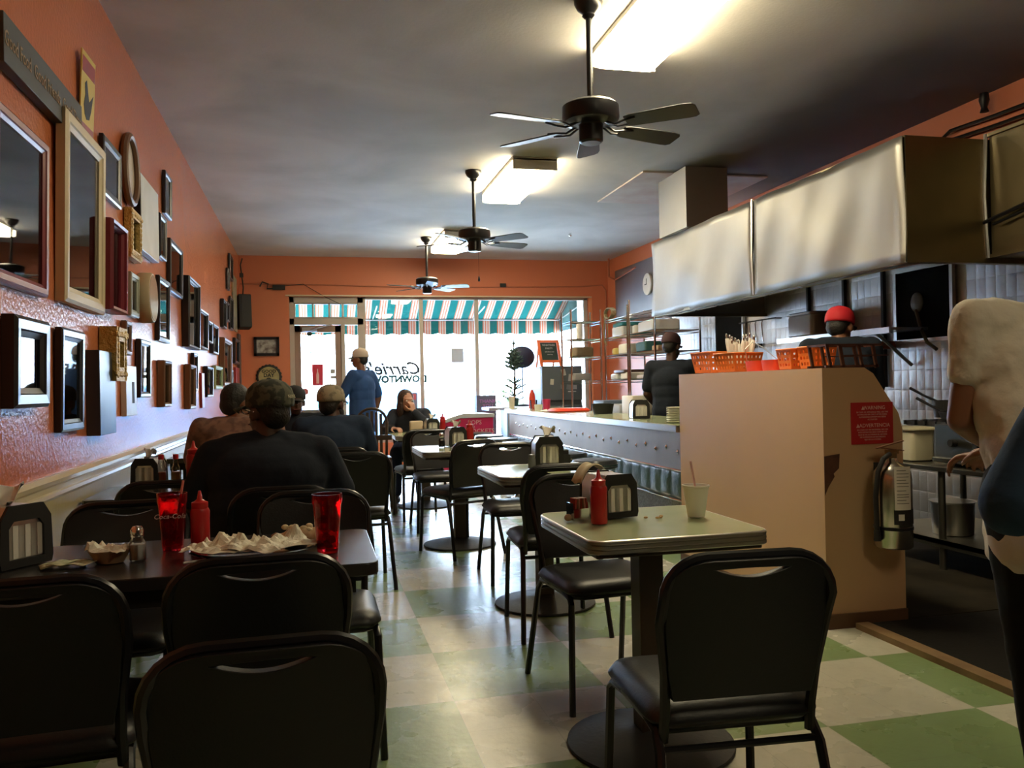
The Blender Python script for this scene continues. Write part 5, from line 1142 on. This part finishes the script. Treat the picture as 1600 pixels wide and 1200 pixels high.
# person across, facing the camera
J = seated(.05, head=(0, .05, 1.12)); person('person in dark cap facing the camera, mostly hidden behind the camouflage cap', (-.14, 7.16, 0), 180, J, M_skin_d, S_black, S_jean, 1.0, 10, 0, .8, ('short', M_hair), (mat('black_cap', (.012, .012, .014), .8), mat('black_cap'), 0, None), vox=.01)
# standing man at the door
J = standing(1.74); J['el'] = [(-.26, .12, 1.13), (.27, -.06, 1.12)]; J['wr'] = [(-.16, .36, 1.14), (.29, .03, .88)]; J['hd'] = [(0, 1, .05), (.02, .15, -1)]; J['hn'] = [(1, 0, -.3), (-1, 0, 0)]
J['kn'] = [(-.10, .06, .5), (.10, -.02, .5)]; J['an'] = [(-.10, .12, .085), (.10, -.16, .085)]
person('man in blue shirt and pale cap standing at the glass door', (.60, 10.5, 0), 52, J, M_skin_m, S_blue, S_jean, 1.08, 12, 0, .85, ('short', M_hair), (mat('pale_cap', (.62, .52, .42), .8), mat('pale_cap'), 0, None), shirt_len=.34, glasses=True)
# seated woman by the window
J = seated(.06, head=(.03, .05, 1.075)); J['neck'] = V((0, .07, 1.0)); J['chest'] = V((0, .05, .82)); J['sh'] = [(-.17, .05, .93), (.17, .05, .93)]
J['el'] = [(-.22, .20, .79), (.27, .16, .76)]; J['wr'] = [(-.06, .235, .96), (.16, .38, .79)]; J['hd'] = [(.3, -.2, 1), (-.7, .7, 0)]; J['hn'] = [(.6, -.6, 0), (0, 0, -1)]
person('woman with long brown hair in dark top, chin on her hand', (1.06, 9.42, 0), 170, J, M_skin_l, cloth('charcoal_top', (.03, .035, .05)), S_jean, 1.0, 28, -3, .8, ('long', M_hairb), vox=.007, long_sleeve=True)
dup(CH, (1.06, 9.46, 0), 172, 'black vinyl chair under the woman by the window')
# cooks
J = standing(1.72); J['el'] = [(-.25, .02, 1.12), (.30, .16, 1.14)]; J['wr'] = [(-.20, .22, .98), (.34, .40, 1.16)]; J['hd'] = [(.2, 1, 0), (.3, 1, .1)]; J['hn'] = [(0, 0, -1), (0, 0, -1)]
person('cook in black T-shirt and dark cap, seen from behind at the counter', (3.38, 7.55, 0), -38, J, M_skin_d, S_black, S_jean, 1.10, -12, -8, .75, ('short', M_hair), (mat('maroon_cap', (.05, .02, .025), .8), mat('maroon_cap'), 0, None), M_hair)
J = standing(1.70); J['head'] = V((.02, .06, 1.565)); J['neck'] = V((0, .02, 1.47)); J['sh'] = [(-.20, 0, 1.425), (.20, 0, 1.425)]; J['chest'] = V((0, 0, 1.28)); J['el'] = [(-.25, .08, 1.10), (.25, .08, 1.10)]; J['wr'] = [(-.16, .34, 1.08), (.16, .34, 1.08)]; J['hd'] = [(.2, 1, 0), (-.2, 1, 0)]; J['hn'] = [(0, 0, -1), (0, 0, -1)]
person('cook in red baseball cap and black T-shirt behind the tan partition', (3.40, 4.90, 0), -18, J, M_skin_m, S_black, S_jean, 1.18, -42, -10, .8, ('short', M_hair), (mat('red_cap', (.50, .01, .02), .7), mat('black_cap'), 0, None), None)
# white T-shirt person at right edge, leaning forward
J = standing(1.74); J['chest'] = V((0, .13, 1.25)); J['neck'] = V((.10, .27, 1.36)); J['head'] = V((.22, .38, 1.33)); J['sh'] = [(-.20, .12, 1.37), (.22, .18, 1.33)]; J['hip'] = [(-.16, 0, .90), (.06, 0, .90)]; J['pelvis'] = V((-.04, .0, .93)); J['kn'] = [(-.13, .02, .5), (.08, .02, .5)]; J['an'] = [(-.12, -.02, .085), (.10, -.02, .085)]
J['el'] = [(-.215, .16, 1.09), (.25, .26, 1.05)]; J['wr'] = [(.08, .28, .99), (.14, .36, .97)]; J['hd'] = [(.4, .9, -.2), (-.4, .9, -.2)]; J['hn'] = [(0, 0, -1), (0, 0, -1)]; person('person in white T-shirt and black trousers leaning forward at right edge', (1.985, 1.86, 0), 8, J, M_skin_m, S_white, cloth('black_trousers', (.012, .012, .014)), 1.18, -20, -30, .5, ('short', M_hair), shirt_len=.30, vox=.007, folds=(.10, .022), ak=.78)
# navy-sleeved person nearer, elbow in view
J = standing(1.78); J['el'] = [(-.30, .14, 1.13), (.40, -.10, .965)]; J['wr'] = [(-.04, .25, 1.12), (.17, .12, 1.07)]; J['hd'] = [(1, .1, 0), (-1, .1, 0)]; J['hn'] = [(0, -1, 0), (0, -1, 0)]
person('person with folded arms whose navy elbow enters at right edge', (1.635, 1.18, 0), 180, J, M_skin_m, cloth('navy_blue_shirt', (.03, .065, .13)), S_jean, 1.05, 0, 0, .97, ('short', M_hair), shirt_len=.1, vox=.007)
kc = MB()
for k in range(6): kc.tube([(.0+.0, -.02, .01*k*2.2), (.02, 0, .01*k*2.2+.004), (.0, .025, .01*k*2.2)], .008, 6)
one(kc, 'striped_towel', mat('silver_grey_cloth', (.45, .46, .50), .5), 'small silver-grey banded item hanging at the white-shirted person hip', 'towel', (1.865, 1.80, .62))

# ================================================================== PICTURES ON THE LEFT WALL
M_frames = {'black': mat('black_frame', (.012, .012, .016), .3), 'red': mat('dark_red_frame', (.20, .012, .025), .35), 'cream': mat('cream_frame', (.62, .52, .34), .45), 'brown': mat('brown_frame', (.16, .08, .04), .45), 'gold': M_gold, 'silver': mat('silver_green_frame', (.32, .34, .27), .35, .5), 'green': mat('pale_green_frame', (.30, .38, .22), .5), 'white': mat('white_edge', (.6, .6, .6), .5), 'slate': mat('slate_plank', (.06, .065, .085), .35, var=(5, (.04, .045, .06), .3), stretch=(1, 8, 1))}
M_pg = M_glass
def art(name, a, b_, sc_=4): return mat('art_'+name, a, .35, var=(sc_, b_, .12), spec=.6)
ARTS = {'pale': art('pale', (.72, .72, .66), (.50, .52, .48)), 'green': art('green', (.50, .58, .50), (.26, .30, .25), 3), 'dark': art('dark', (.06, .07, .08), (.16, .16, .15)), 'tan': art('tan', (.66, .57, .48), (.46, .37, .31)), 'grey': art('grey', (.45, .47, .48), (.25, .26, .28)), 'white': art('white', (.72, .72, .70), (.62, .62, .60)), 'colour': art('colour', (.40, .32, .18), (.12, .18, .14), 20), 'red': art('red', (.35, .03, .03), (.25, .02, .02))}
def frame(y0, y1, z0, z1, dep, st, artk, fw, label, cat='picture frame', name='picture_frame', tilt=1.2):
    w, h = y1-y0, z1-z0
    t = thing(name, label, cat, (XL+.002, (y0+y1)/2, z0), 0, 'framed pictures on the left wall'); t.rotation_euler = (0, R(tilt), 0)
    b = MB(); fw = min(fw, w*.3, h*.3)
    def bar(c, d): b.box(c, d)
    if st == 'gold':
        for c, d in (((dep*.5, -w/2+fw/2, h/2), (dep, fw, h)), ((dep*.5, w/2-fw/2, h/2), (dep, fw, h)), ((dep*.5, 0, fw/2), (dep, w-2*fw, fw)), ((dep*.5, 0, h-fw/2), (dep, w-2*fw, fw))): bar(c, d)
        rn = random.Random(int(y0*100))
        n = 40
        for k in range(n):
            u = k/n*2*(w+h); 
            if u < w: p = (dep, -w/2+u, fw/2)
            elif u < w+h: p = (dep, w/2-fw/2, u-w)
            elif u < 2*w+h: p = (dep, w/2-(u-w-h), h-fw/2)
            else: p = (dep, -w/2+fw/2, h-(u-2*w-h))
            b.ell(p, (.008, .012+.006*rn.random(), .012+.006*rn.random()), seg=7, rn=5)
    else:
        # mitred moulding with a stepped profile
        steps = [(0, 0, 0, dep*.75), (0, fw*.25, dep*.75, dep), (fw*.25, fw*.7, dep, dep*.9), (fw*.7, fw, dep*.9, dep*.55)]
        prof_ = [(0, 0), (0, dep*.8), (fw*.2, dep), (fw*.65, dep*.95), (fw*.72, dep*.8), (fw, dep*.62), (fw, 0)]
        rings = []
        for sy, sz in ((-1, 0), (1, 0), (1, 1), (-1, 1)):
            rings.append([b.bm.verts.new((x, sy*(w/2-i), (h-i) if sz else i)) for i, x in prof_])
        rings.append(rings[0]); b.loft(rings, cap=False)
    b.build('frame', M_frames[st], t, smooth=False)
    b = MB(); b.box((dep*.25, 0, h/2), (dep*.3, w-fw*1.6, h-fw*1.6)); 
    mt = ARTS[artk]; b.build('picture', mt, t, smooth=False)
    if artk in ('pale', 'green', 'tan', 'dark') and w > .3:
        b = MB(); b.box((dep*.25+dep*.155, 0, h/2), (.002, (w-2*fw)*.62, (h-2*fw)*.62)); b.build('print', ARTS['green' if artk != 'green' else 'dark'], t, smooth=False)
    b = MB(); b.box((dep*.5, 0, h/2), (.002, w-2*fw*.98, h-2*fw*.98)); b.build('glass', M_pg, t, smooth=False)
    return t
def slab(y0, y1, z0, z1, dep, st, label, cat='canvas', name='wall_plaque', m_=None):
    b = MB(); b.box((dep/2, 0, (z1-z0)/2), (dep, y1-y0, z1-z0)); o = one(b, name, m_ or M_frames[st], label, cat, (XL+.002, (y0+y1)/2, z0), 0, smooth=False, bevel=.003); return o
F = [
 (3.02, 3.58, 1.59, 2.18, .035, 'red', 'green', .045, 'large dark red frame at left edge of photo, with fluorescent light reflected'),
 (3.78, 4.45, 1.60, 2.40, .045, 'cream', 'tan', .07, 'largest cream-coloured frame, right of the dark red one'),
 (4.55, 4.96, 2.22, 2.52, .025, 'black', 'pale', .045, 'black frame with pale mat beside the top of the cream frame'),
 (6.40, 6.69, 2.50, 2.81, .025, 'black', 'pale', .03, 'small black frame highest of the pictures, near the ceiling'),
 (6.13, 6.39, 2.15, 2.45, .03, 'black', 'pale', .03, 'small black frame just below the highest one'),
 (6.54, 7.14, 1.96, 2.35, .03, 'black', 'grey', .04, 'black frame hanging forward, below the two highest small frames'),
 (4.45, 4.79, 1.63, 2.08, .08, 'red', 'tan', .03, 'deep dark red box frame right of the large cream frame'),
 (5.11, 5.40, 1.99, 2.27, .04, 'gold', 'pale', .05, 'small ornate gold frame above the round drum'),
 (5.14, 5.37, 1.66, 1.91, .03, 'silver', 'dark', .04, 'small silvery green frame left of the round drum'),
 (6.03, 6.47, 1.57, 2.01, .03, 'black', 'tan', .04, 'tall black frame right of the round drum'),
 (7.23, 7.92, 1.59, 2.17, .06, 'black', 'pale', .03, 'deep black box frame in middle of the wall above the glare'),
 (4.99, 5.14, 1.43, 1.62, .03, 'brown', 'dark', .03, 'tiny brown frame half hidden behind the carved gold frame'),
 (5.36, 5.69, 1.19, 1.54, .03, 'black', 'pale', .035, 'black frame right of the carved gold frame'),
 (4.49, 4.73, 1.28, 1.55, .08, 'gold', 'pale', .07, 'thick carved gold frame above the white plaque'),
 (3.14, 3.52, 1.17, 1.49, .05, 'black', 'pale', .07, 'wide-moulded black frame lower left reflecting the windows'),
 (3.74, 4.09, 1.06, 1.49, .03, 'black', 'pale', .05, 'tall black frame second from left in the lowest row'),
 (6.07, 6.37, 1.12, 1.44, .05, 'brown', 'pale', .03, 'brown-sided frame in the lowest row amid the glare, left one'),
 (7.30, 7.65, 1.08, 1.45, .05, 'brown', 'dark', .035, 'brown-sided frame in the lowest row amid the glare, right one'),
 (7.68, 7.95, 1.23, 1.56, .03, 'black', 'dark', .03, 'dark frame partly behind the right brown-sided frame'),
 (8.02, 8.60, 1.62, 1.98, .05, 'black', 'grey', .03, 'black box frame right of the deep one at mid wall'),
 (8.74, 9.08, 1.71, 1.93, .04, 'black', 'grey', .03, 'small black frame right of the black box frame'),
 (9.12, 9.61, 1.62, 1.93, .04, 'black', 'grey', .03, 'black frame lower right of the small one at mid wall'),
 (8.55, 9.04, 1.17, 1.47, .04, 'black', 'grey', .03, 'black frame in low row between red strip and green frame'),
 (9.29, 10.0, 1.25, 1.50, .04, 'green', 'pale', .04, 'pale green frame above the head of the man in brown'),
 (10.0, 10.9, 1.29, 1.84, .06, 'brown', 'pale', .05, 'large brown and white frame toward the far corner'),
 (11.68, 12.3, 1.60, 1.94, .04, 'black', 'pale', .04, 'black frame with pale mat near far corner, below the poster'),
 (10.95, 11.39, 1.22, 1.50, .03, 'black', 'dark', .03, 'small dark frame low near the far corner'),
 (10.94, 11.2, 2.50, 2.76, .03, 'black', 'dark', .03, 'small dark frame, left one of the two highest near far corner'),
 (11.25, 11.69, 2.68, 2.99, .03, 'black', 'dark', .03, 'small dark frame, right and highest of two near the far corner'),
 (10.21, 10.6, 1.97, 2.30, .04, 'black', 'dark', .03, 'dark frame left of three in the cluster near far corner'),
 (10.80, 11.08, 2.09, 2.33, .03, 'black', 'dark', .03, 'small dark frame, middle of three in far cluster'),
 (11.20, 11.6, 2.02, 2.44, .03, 'black', 'dark', .03, 'dark frame right of three in the far cluster'),
]
for a_ in F: frame(*a_)
slab(5.40, 5.99, 2.08, 2.54, .04, 'black', 'black-edged white canvas right of the oval mirror frame')
o = bpy.context.scene.objects[-1]
b = MB(); b.box((.042, 0, .23), (.003, .585, .455)); b.build('canvas_face', ARTS['white'], o, smooth=False)
slab(4.24, 4.56, 1.02, 1.42, .06, 'slate', 'dark slate-coloured plank canvas in lowest row')
slab(4.96, 5.24, 1.09, 1.37, .03, 'white', 'white plaque with dark slot under the carved gold frame', m_=ARTS['white'])
o = bpy.context.scene.objects[-1]; b = MB(); b.box((.031, .04, .13), (.003, .05, .12)); b.build('slot', M_blackmatte, o, smooth=False)
slab(8.30, 8.50, 1.07, 1.40, .02, 'red', 'narrow red strip plaque low on the wall', m_=ARTS['red'])
slab(11.86, 12.4, 1.30, 1.55, .03, 'red', 'brick red plaque low near the far corner', m_=ARTS['red'])
slab(11.75, 12.3, 2.05, 2.79, .02, 'brown', 'tall colourful poster high near the far corner', 'poster', 'wall_poster', ARTS['colour'])
# oval frame
ov = thing('oval_picture', 'dark oval frame high on the wall beside the white canvas', 'picture frame', (XL+.004, 5.2, 2.50))
def ring3(a, b_, r_, dep, n=36): 
    q = MB(); q.tube([(dep, a*cos(2*pi*k/n), b_*sin(2*pi*k/n)) for k in range(n)], r_, 8, closed=True); return q
ring3(.17, .19, .022, .024).build('frame', M_frames['brown'], ov)
b = MB(); b.prism([(.16*cos(R(a)), .18*sin(R(a))) for a in range(0, 360, 12)], .012, FACE_XP((.004, 0, 0))); b.build('picture', ARTS['tan'], ov, smooth=False)
# round drum
dm = thing('round_drum', 'cream round drum-shaped wall piece amid the frames', 'wall decoration', (XL+.002, 5.54, 1.80))
b = MB(); b.lathe([(.001, 0), (.150, 0), (.155, .01), (.155, .07), (.148, .08), (.001, .08)], (0, 0, 0), 36, rot=Matrix.Rotation(R(90), 3, 'Y')); b.build('shell', mat('drum_cream', (.55, .44, .28), .5), dm, ang=50)
b = MB(); b.lathe([(.001, .081), (.14, .081), (.14, .083), (.001, .086)], (0, 0, 0), 36, rot=Matrix.Rotation(R(90), 3, 'Y')); b.build('head', mat('drum_gloss', (.5, .42, .34), .12), dm, ang=60)
# word sign
ws = thing('word_sign', 'dark wooden sign with old-style GOOD FOOD lettering at top left', 'sign', (XL+.002, 3.60, 2.33))
b = MB(); b.box((.02, 0, .085), (.04, .98, .17)); b.build('board', mat('dark_grey_wood', (.045, .045, .04), .6, var=(4, (.06, .06, .052), .3), stretch=(1, 1, 6)), ws, smooth=False, bevel=.002)
text('Good Food  Good Friends  Good Times', .074, FACE_XP((.0415, .0, .085)), mat('tan_lettering', (.26, .17, .09), .7), ws, 'lettering', .0006, sx=.80, bold=.001)
# tin poster
tp = thing('tin_poster', 'yellow tin poster with black rooster shape at the end of the word sign', 'poster', (XL+.006, 4.30, 2.44)); tp.rotation_euler = (R(2), R(3), 0)
b = MB(); b.box((.003, 0, .18), (.006, .24, .36)); b.build('plate', mat('poster_yellow', (.62, .45, .07), .5), tp, smooth=False)
for z_, h_ in ((.30, .07), (.02, .03)): b = MB(); b.box((.0068, 0, z_), (.001, .22, h_)); b.build('red_band', ARTS['red'], tp, smooth=False)
b = MB(); b.prism([(-.05, .08), (-.02, .06), (.03, .07), (.06, .12), (.09, .20), (.05, .17), (.02, .15), (-.01, .20), (-.03, .24), (-.06, .22), (-.05, .17), (-.07, .12)], .001, FACE_XP((.0065, 0, 0))); b.build('rooster_shape', M_blackmatte, tp, smooth=False)
# front wall: picture, bottle-cap sign, speaker, conduit
pf_ = thing('picture_frame', 'black landscape-format frame on front wall above the round sign', 'picture frame', (-.64, YB-.002, 1.74)); W_, H2 = .36, .28
b = MB()
for c, d in (((0, -.015, .02), (W_, .03, .04)), ((0, -.015, H2-.02), (W_, .03, .04)), ((-W_/2+.02, -.015, H2/2), (.04, .03, H2)), ((W_/2-.02, -.015, H2/2), (.04, .03, H2))): b.box(c, d)
b.build('frame', M_frames['black'], pf_, smooth=False); b = MB(); b.box((0, -.008, H2/2), (W_-.05, .012, H2-.05)); b.build('picture', art('group_photo', (.12, .10, .09), (.45, .45, .42), 14), pf_, smooth=False)
bc = thing('round_cap_sign', 'round bottle-cap sign reading GOOD DAY SIR with moustache', 'sign', (-.615, YB-.002, 1.43))
b = MB(); n = 84; rings = []
for r_, y in ((.185, 0), (.18, -.02), (.165, -.032)): rings.append([b.bm.verts.new(((r_+(.006*cos(k*pi/2) if r_ > .17 else 0))*cos(2*pi*k/n), y, (r_+(.006*cos(k*pi/2) if r_ > .17 else 0))*sin(2*pi*k/n))) for k in range(n)])
b.loft(rings); b.build('cap_rim', M_iron, bc, smooth=False)
b = MB(); b.prism([(.148*cos(R(a)), .148*sin(R(a))) for a in range(0, 360, 10)], .002, FACE_CAM((0, -.032, 0))); b.build('face', mat('aged_gold_face', (.42, .34, .14), .6, var=(9, (.25, .2, .1), .2)), bc, smooth=False)
for t_, z, s_ in (('GOOD', .08, .065), ('DAY', .022, .075), ('SIR', -.085, .055)): text(t_, s_, FACE_CAM((0, -.035, z)), M_blackmatte, bc, 'lettering', .0006, bold=.002)
b = MB(); b.prism([(-.05, -.035), (-.025, -.02), (-.008, -.012), (0, -.018), (.008, -.012), (.025, -.02), (.05, -.035), (.02, -.038), (0, -.03), (-.02, -.038)], .001, FACE_CAM((0, -.035, 0))); b.build('moustache', M_blackmatte, bc, smooth=False)
sp_ = thing('wall_speaker', 'black speaker tilted down in the far left corner', 'speaker', (-.92, 12.55, 2.12), 14); sp_.rotation_euler = (R(-6), 0, R(14))
b = MB(); b.box((0, 0, .24), (.17, .22, .48)); b.build('cabinet', M_blackmatte, sp_, smooth=False, bevel=.008)
b = MB(); b.box((.02, -.112, .24), (.13, .006, .44)); b.build('grille', M_iron, sp_, smooth=False)
b = MB(); b.tube([(0, .08, .46), (0.02, .1, .62), (-.01, .10, .95), (.02, .1, 1.05)], .01, 6); b.box((0, .1, .8), (.05, .03, .06)); b.build('bracket_cable', M_iron, sp_)
tl = thing('curtain_strip', 'tall narrow dark strip in the far left corner below the speaker', 'wall hanging', (XL+.02, 12.55, 1.2)); b = MB(); b.box((0, 0, .42), (.03, .28, .84)); b.build('cloth', mat('dark_brown_strip', (.08, .05, .04), .8), tl, smooth=False)
b = MB(); b.tube([(-1.0, YB-.013, 2.80), (-.5, YB-.013, 2.80), (.2, YB-.013, 2.795), (1.4, YB-.013, 2.77), (2.6, YB-.013, 2.78), (3.0, YB-.013, 2.785), (4.2, YB-.013, 2.80), (4.6, YB-.013, 2.83), (4.66, YB-.013, 2.75), (4.66, YB-.013, 2.2)], .010, 6); one(b, 'conduit', mat('orange_brown_pipe', (.42, .14, .07), .5), 'thin painted conduit across the front wall above the windows', 'pipe')
b = MB(); b.box((-.45, YB-.03, 2.75), (.18, .05, .07)); b.tube([(-.72, YB-.03, 2.76), (-.68, YB-.03, 2.83), (-.6, YB-.03, 2.80), (-.62, YB-.03, 2.73), (-.5, YB-.03, 2.73)], .012, 6); b.tube([(-.4, YB-.03, 2.77), (-.1, YB-.04, 2.80), (.2, YB-.03, 2.62), (.45, YB-.02, 2.5)], .005, 5); one(b, 'power_adapter', M_iron, 'dark adapter box with cable over the glass door', 'adapter')
b = MB(); b.box((2.95, YB-.02, 2.81), (.09, .04, .06)); one(b, 'junction_box', M_iron, 'small black box on conduit between fan and right window', 'junction box', smooth=False)
b = MB(); b.tube([(4.62, 12.62, H), (4.62, 12.62, 2.93), (4.64, 12.4, 2.85), (4.66, 11.6, 2.93)], .014, 6); one(b, 'corner_pipe', mat('orange_brown_pipe'), 'orange painted pipe dropping from the ceiling in right corner', 'pipe')
# window notices and lettering
def notice(label, x, z, w, h, m_, y=FY-.006, name='window_notice'):
    b = MB(); b.box((0, 0, 0), (w, .003, h)); return one(b, name, m_, label, 'notice', (x, y, z), smooth=False)
wl_ = thing('window_lettering', 'mirrored shop-name lettering on the window beside the door', 'lettering', (1.25, FY-.006, 1.42))
MIR = lambda z, x=0: basis((x, 0, z), (-1, 0, 0), (0, 0, 1))
text("Carrie's", .27, MIR(.10, -.02), mat('faded_dark_print', (.03, .05, .08), .6), wl_, 'script_lettering', .0006, shear=.35, bold=.006)
text('DOWNTOWN', .145, MIR(-.06), mat('faded_blue_print', (.02, .10, .14), .6), wl_, 'lettering', .0006, bold=.009)
nt_ = notice('red notice with bottle shape on the glass door', .085, 1.45, .16, .32, mat('notice_red', (.65, .04, .07), .5)); b = MB(); b.prism([(-.02, -.13), (.02, -.13), (.02, .0), (.008, .05), (.008, .09), (-.008, .09), (-.008, .05), (-.02, 0)], .001, FACE_CAM((0, -.002, 0))); b.build('bottle_shape', M_pink, nt_, smooth=False)
b = MB(); b.prism([(.05*cos(R(a)), .05*sin(R(a))) for a in range(0, 360, 20)], .002, FACE_CAM((0, 0, 0))); one(b, 'window_sticker', mat('sticker_redround', (.6, .15, .15), .5), 'small round red sticker low on the glass door', 'sticker', (-.10, FY-.006, 1.20), smooth=False)
notice('small grey notice at latch side of the door glass, upper', .31, 1.50, .07, .07, mat('notice_grey', (.4, .38, .36), .6)); notice('small grey notice at latch side of door glass, lower', .32, 1.41, .09, .05, mat('notice_grey'))
n2_ = notice('red and blue flyer on the window behind the woman', 1.44, 1.03, .28, .24, mat('flyer_blue', (.20, .27, .36), .6)); b = MB(); b.box((0, -.003, .06), (.24, .002, .09)); b.build('red_band', mat('flyer_red', (.55, .15, .18), .6), n2_, smooth=False)
notice('pale blue sheet high on middle window pane', 2.22, 1.72, .19, .22, mat('sheet_blue', (.45, .52, .62), .6))
dec = MB(); dec.tube([(.0, 0, .02), (-.03, -.02, -.1), (.02, -.02, -.2), (.0, -.02, -.34)], .008, 5); dec.tube([(.0, 0, .02), (.04, -.02, -.12), (.03, -.02, -.28), (.05, -.02, -.40)], .007, 5); dec.ell((0, 0, 0), (.04, .03, .03)); one(dec, 'hanging_twine', mat('dark_green_twine', (.03, .05, .035), .8), 'dark twine decoration hanging from the door closer', 'decoration', (-.02, YB-.01, 2.06))
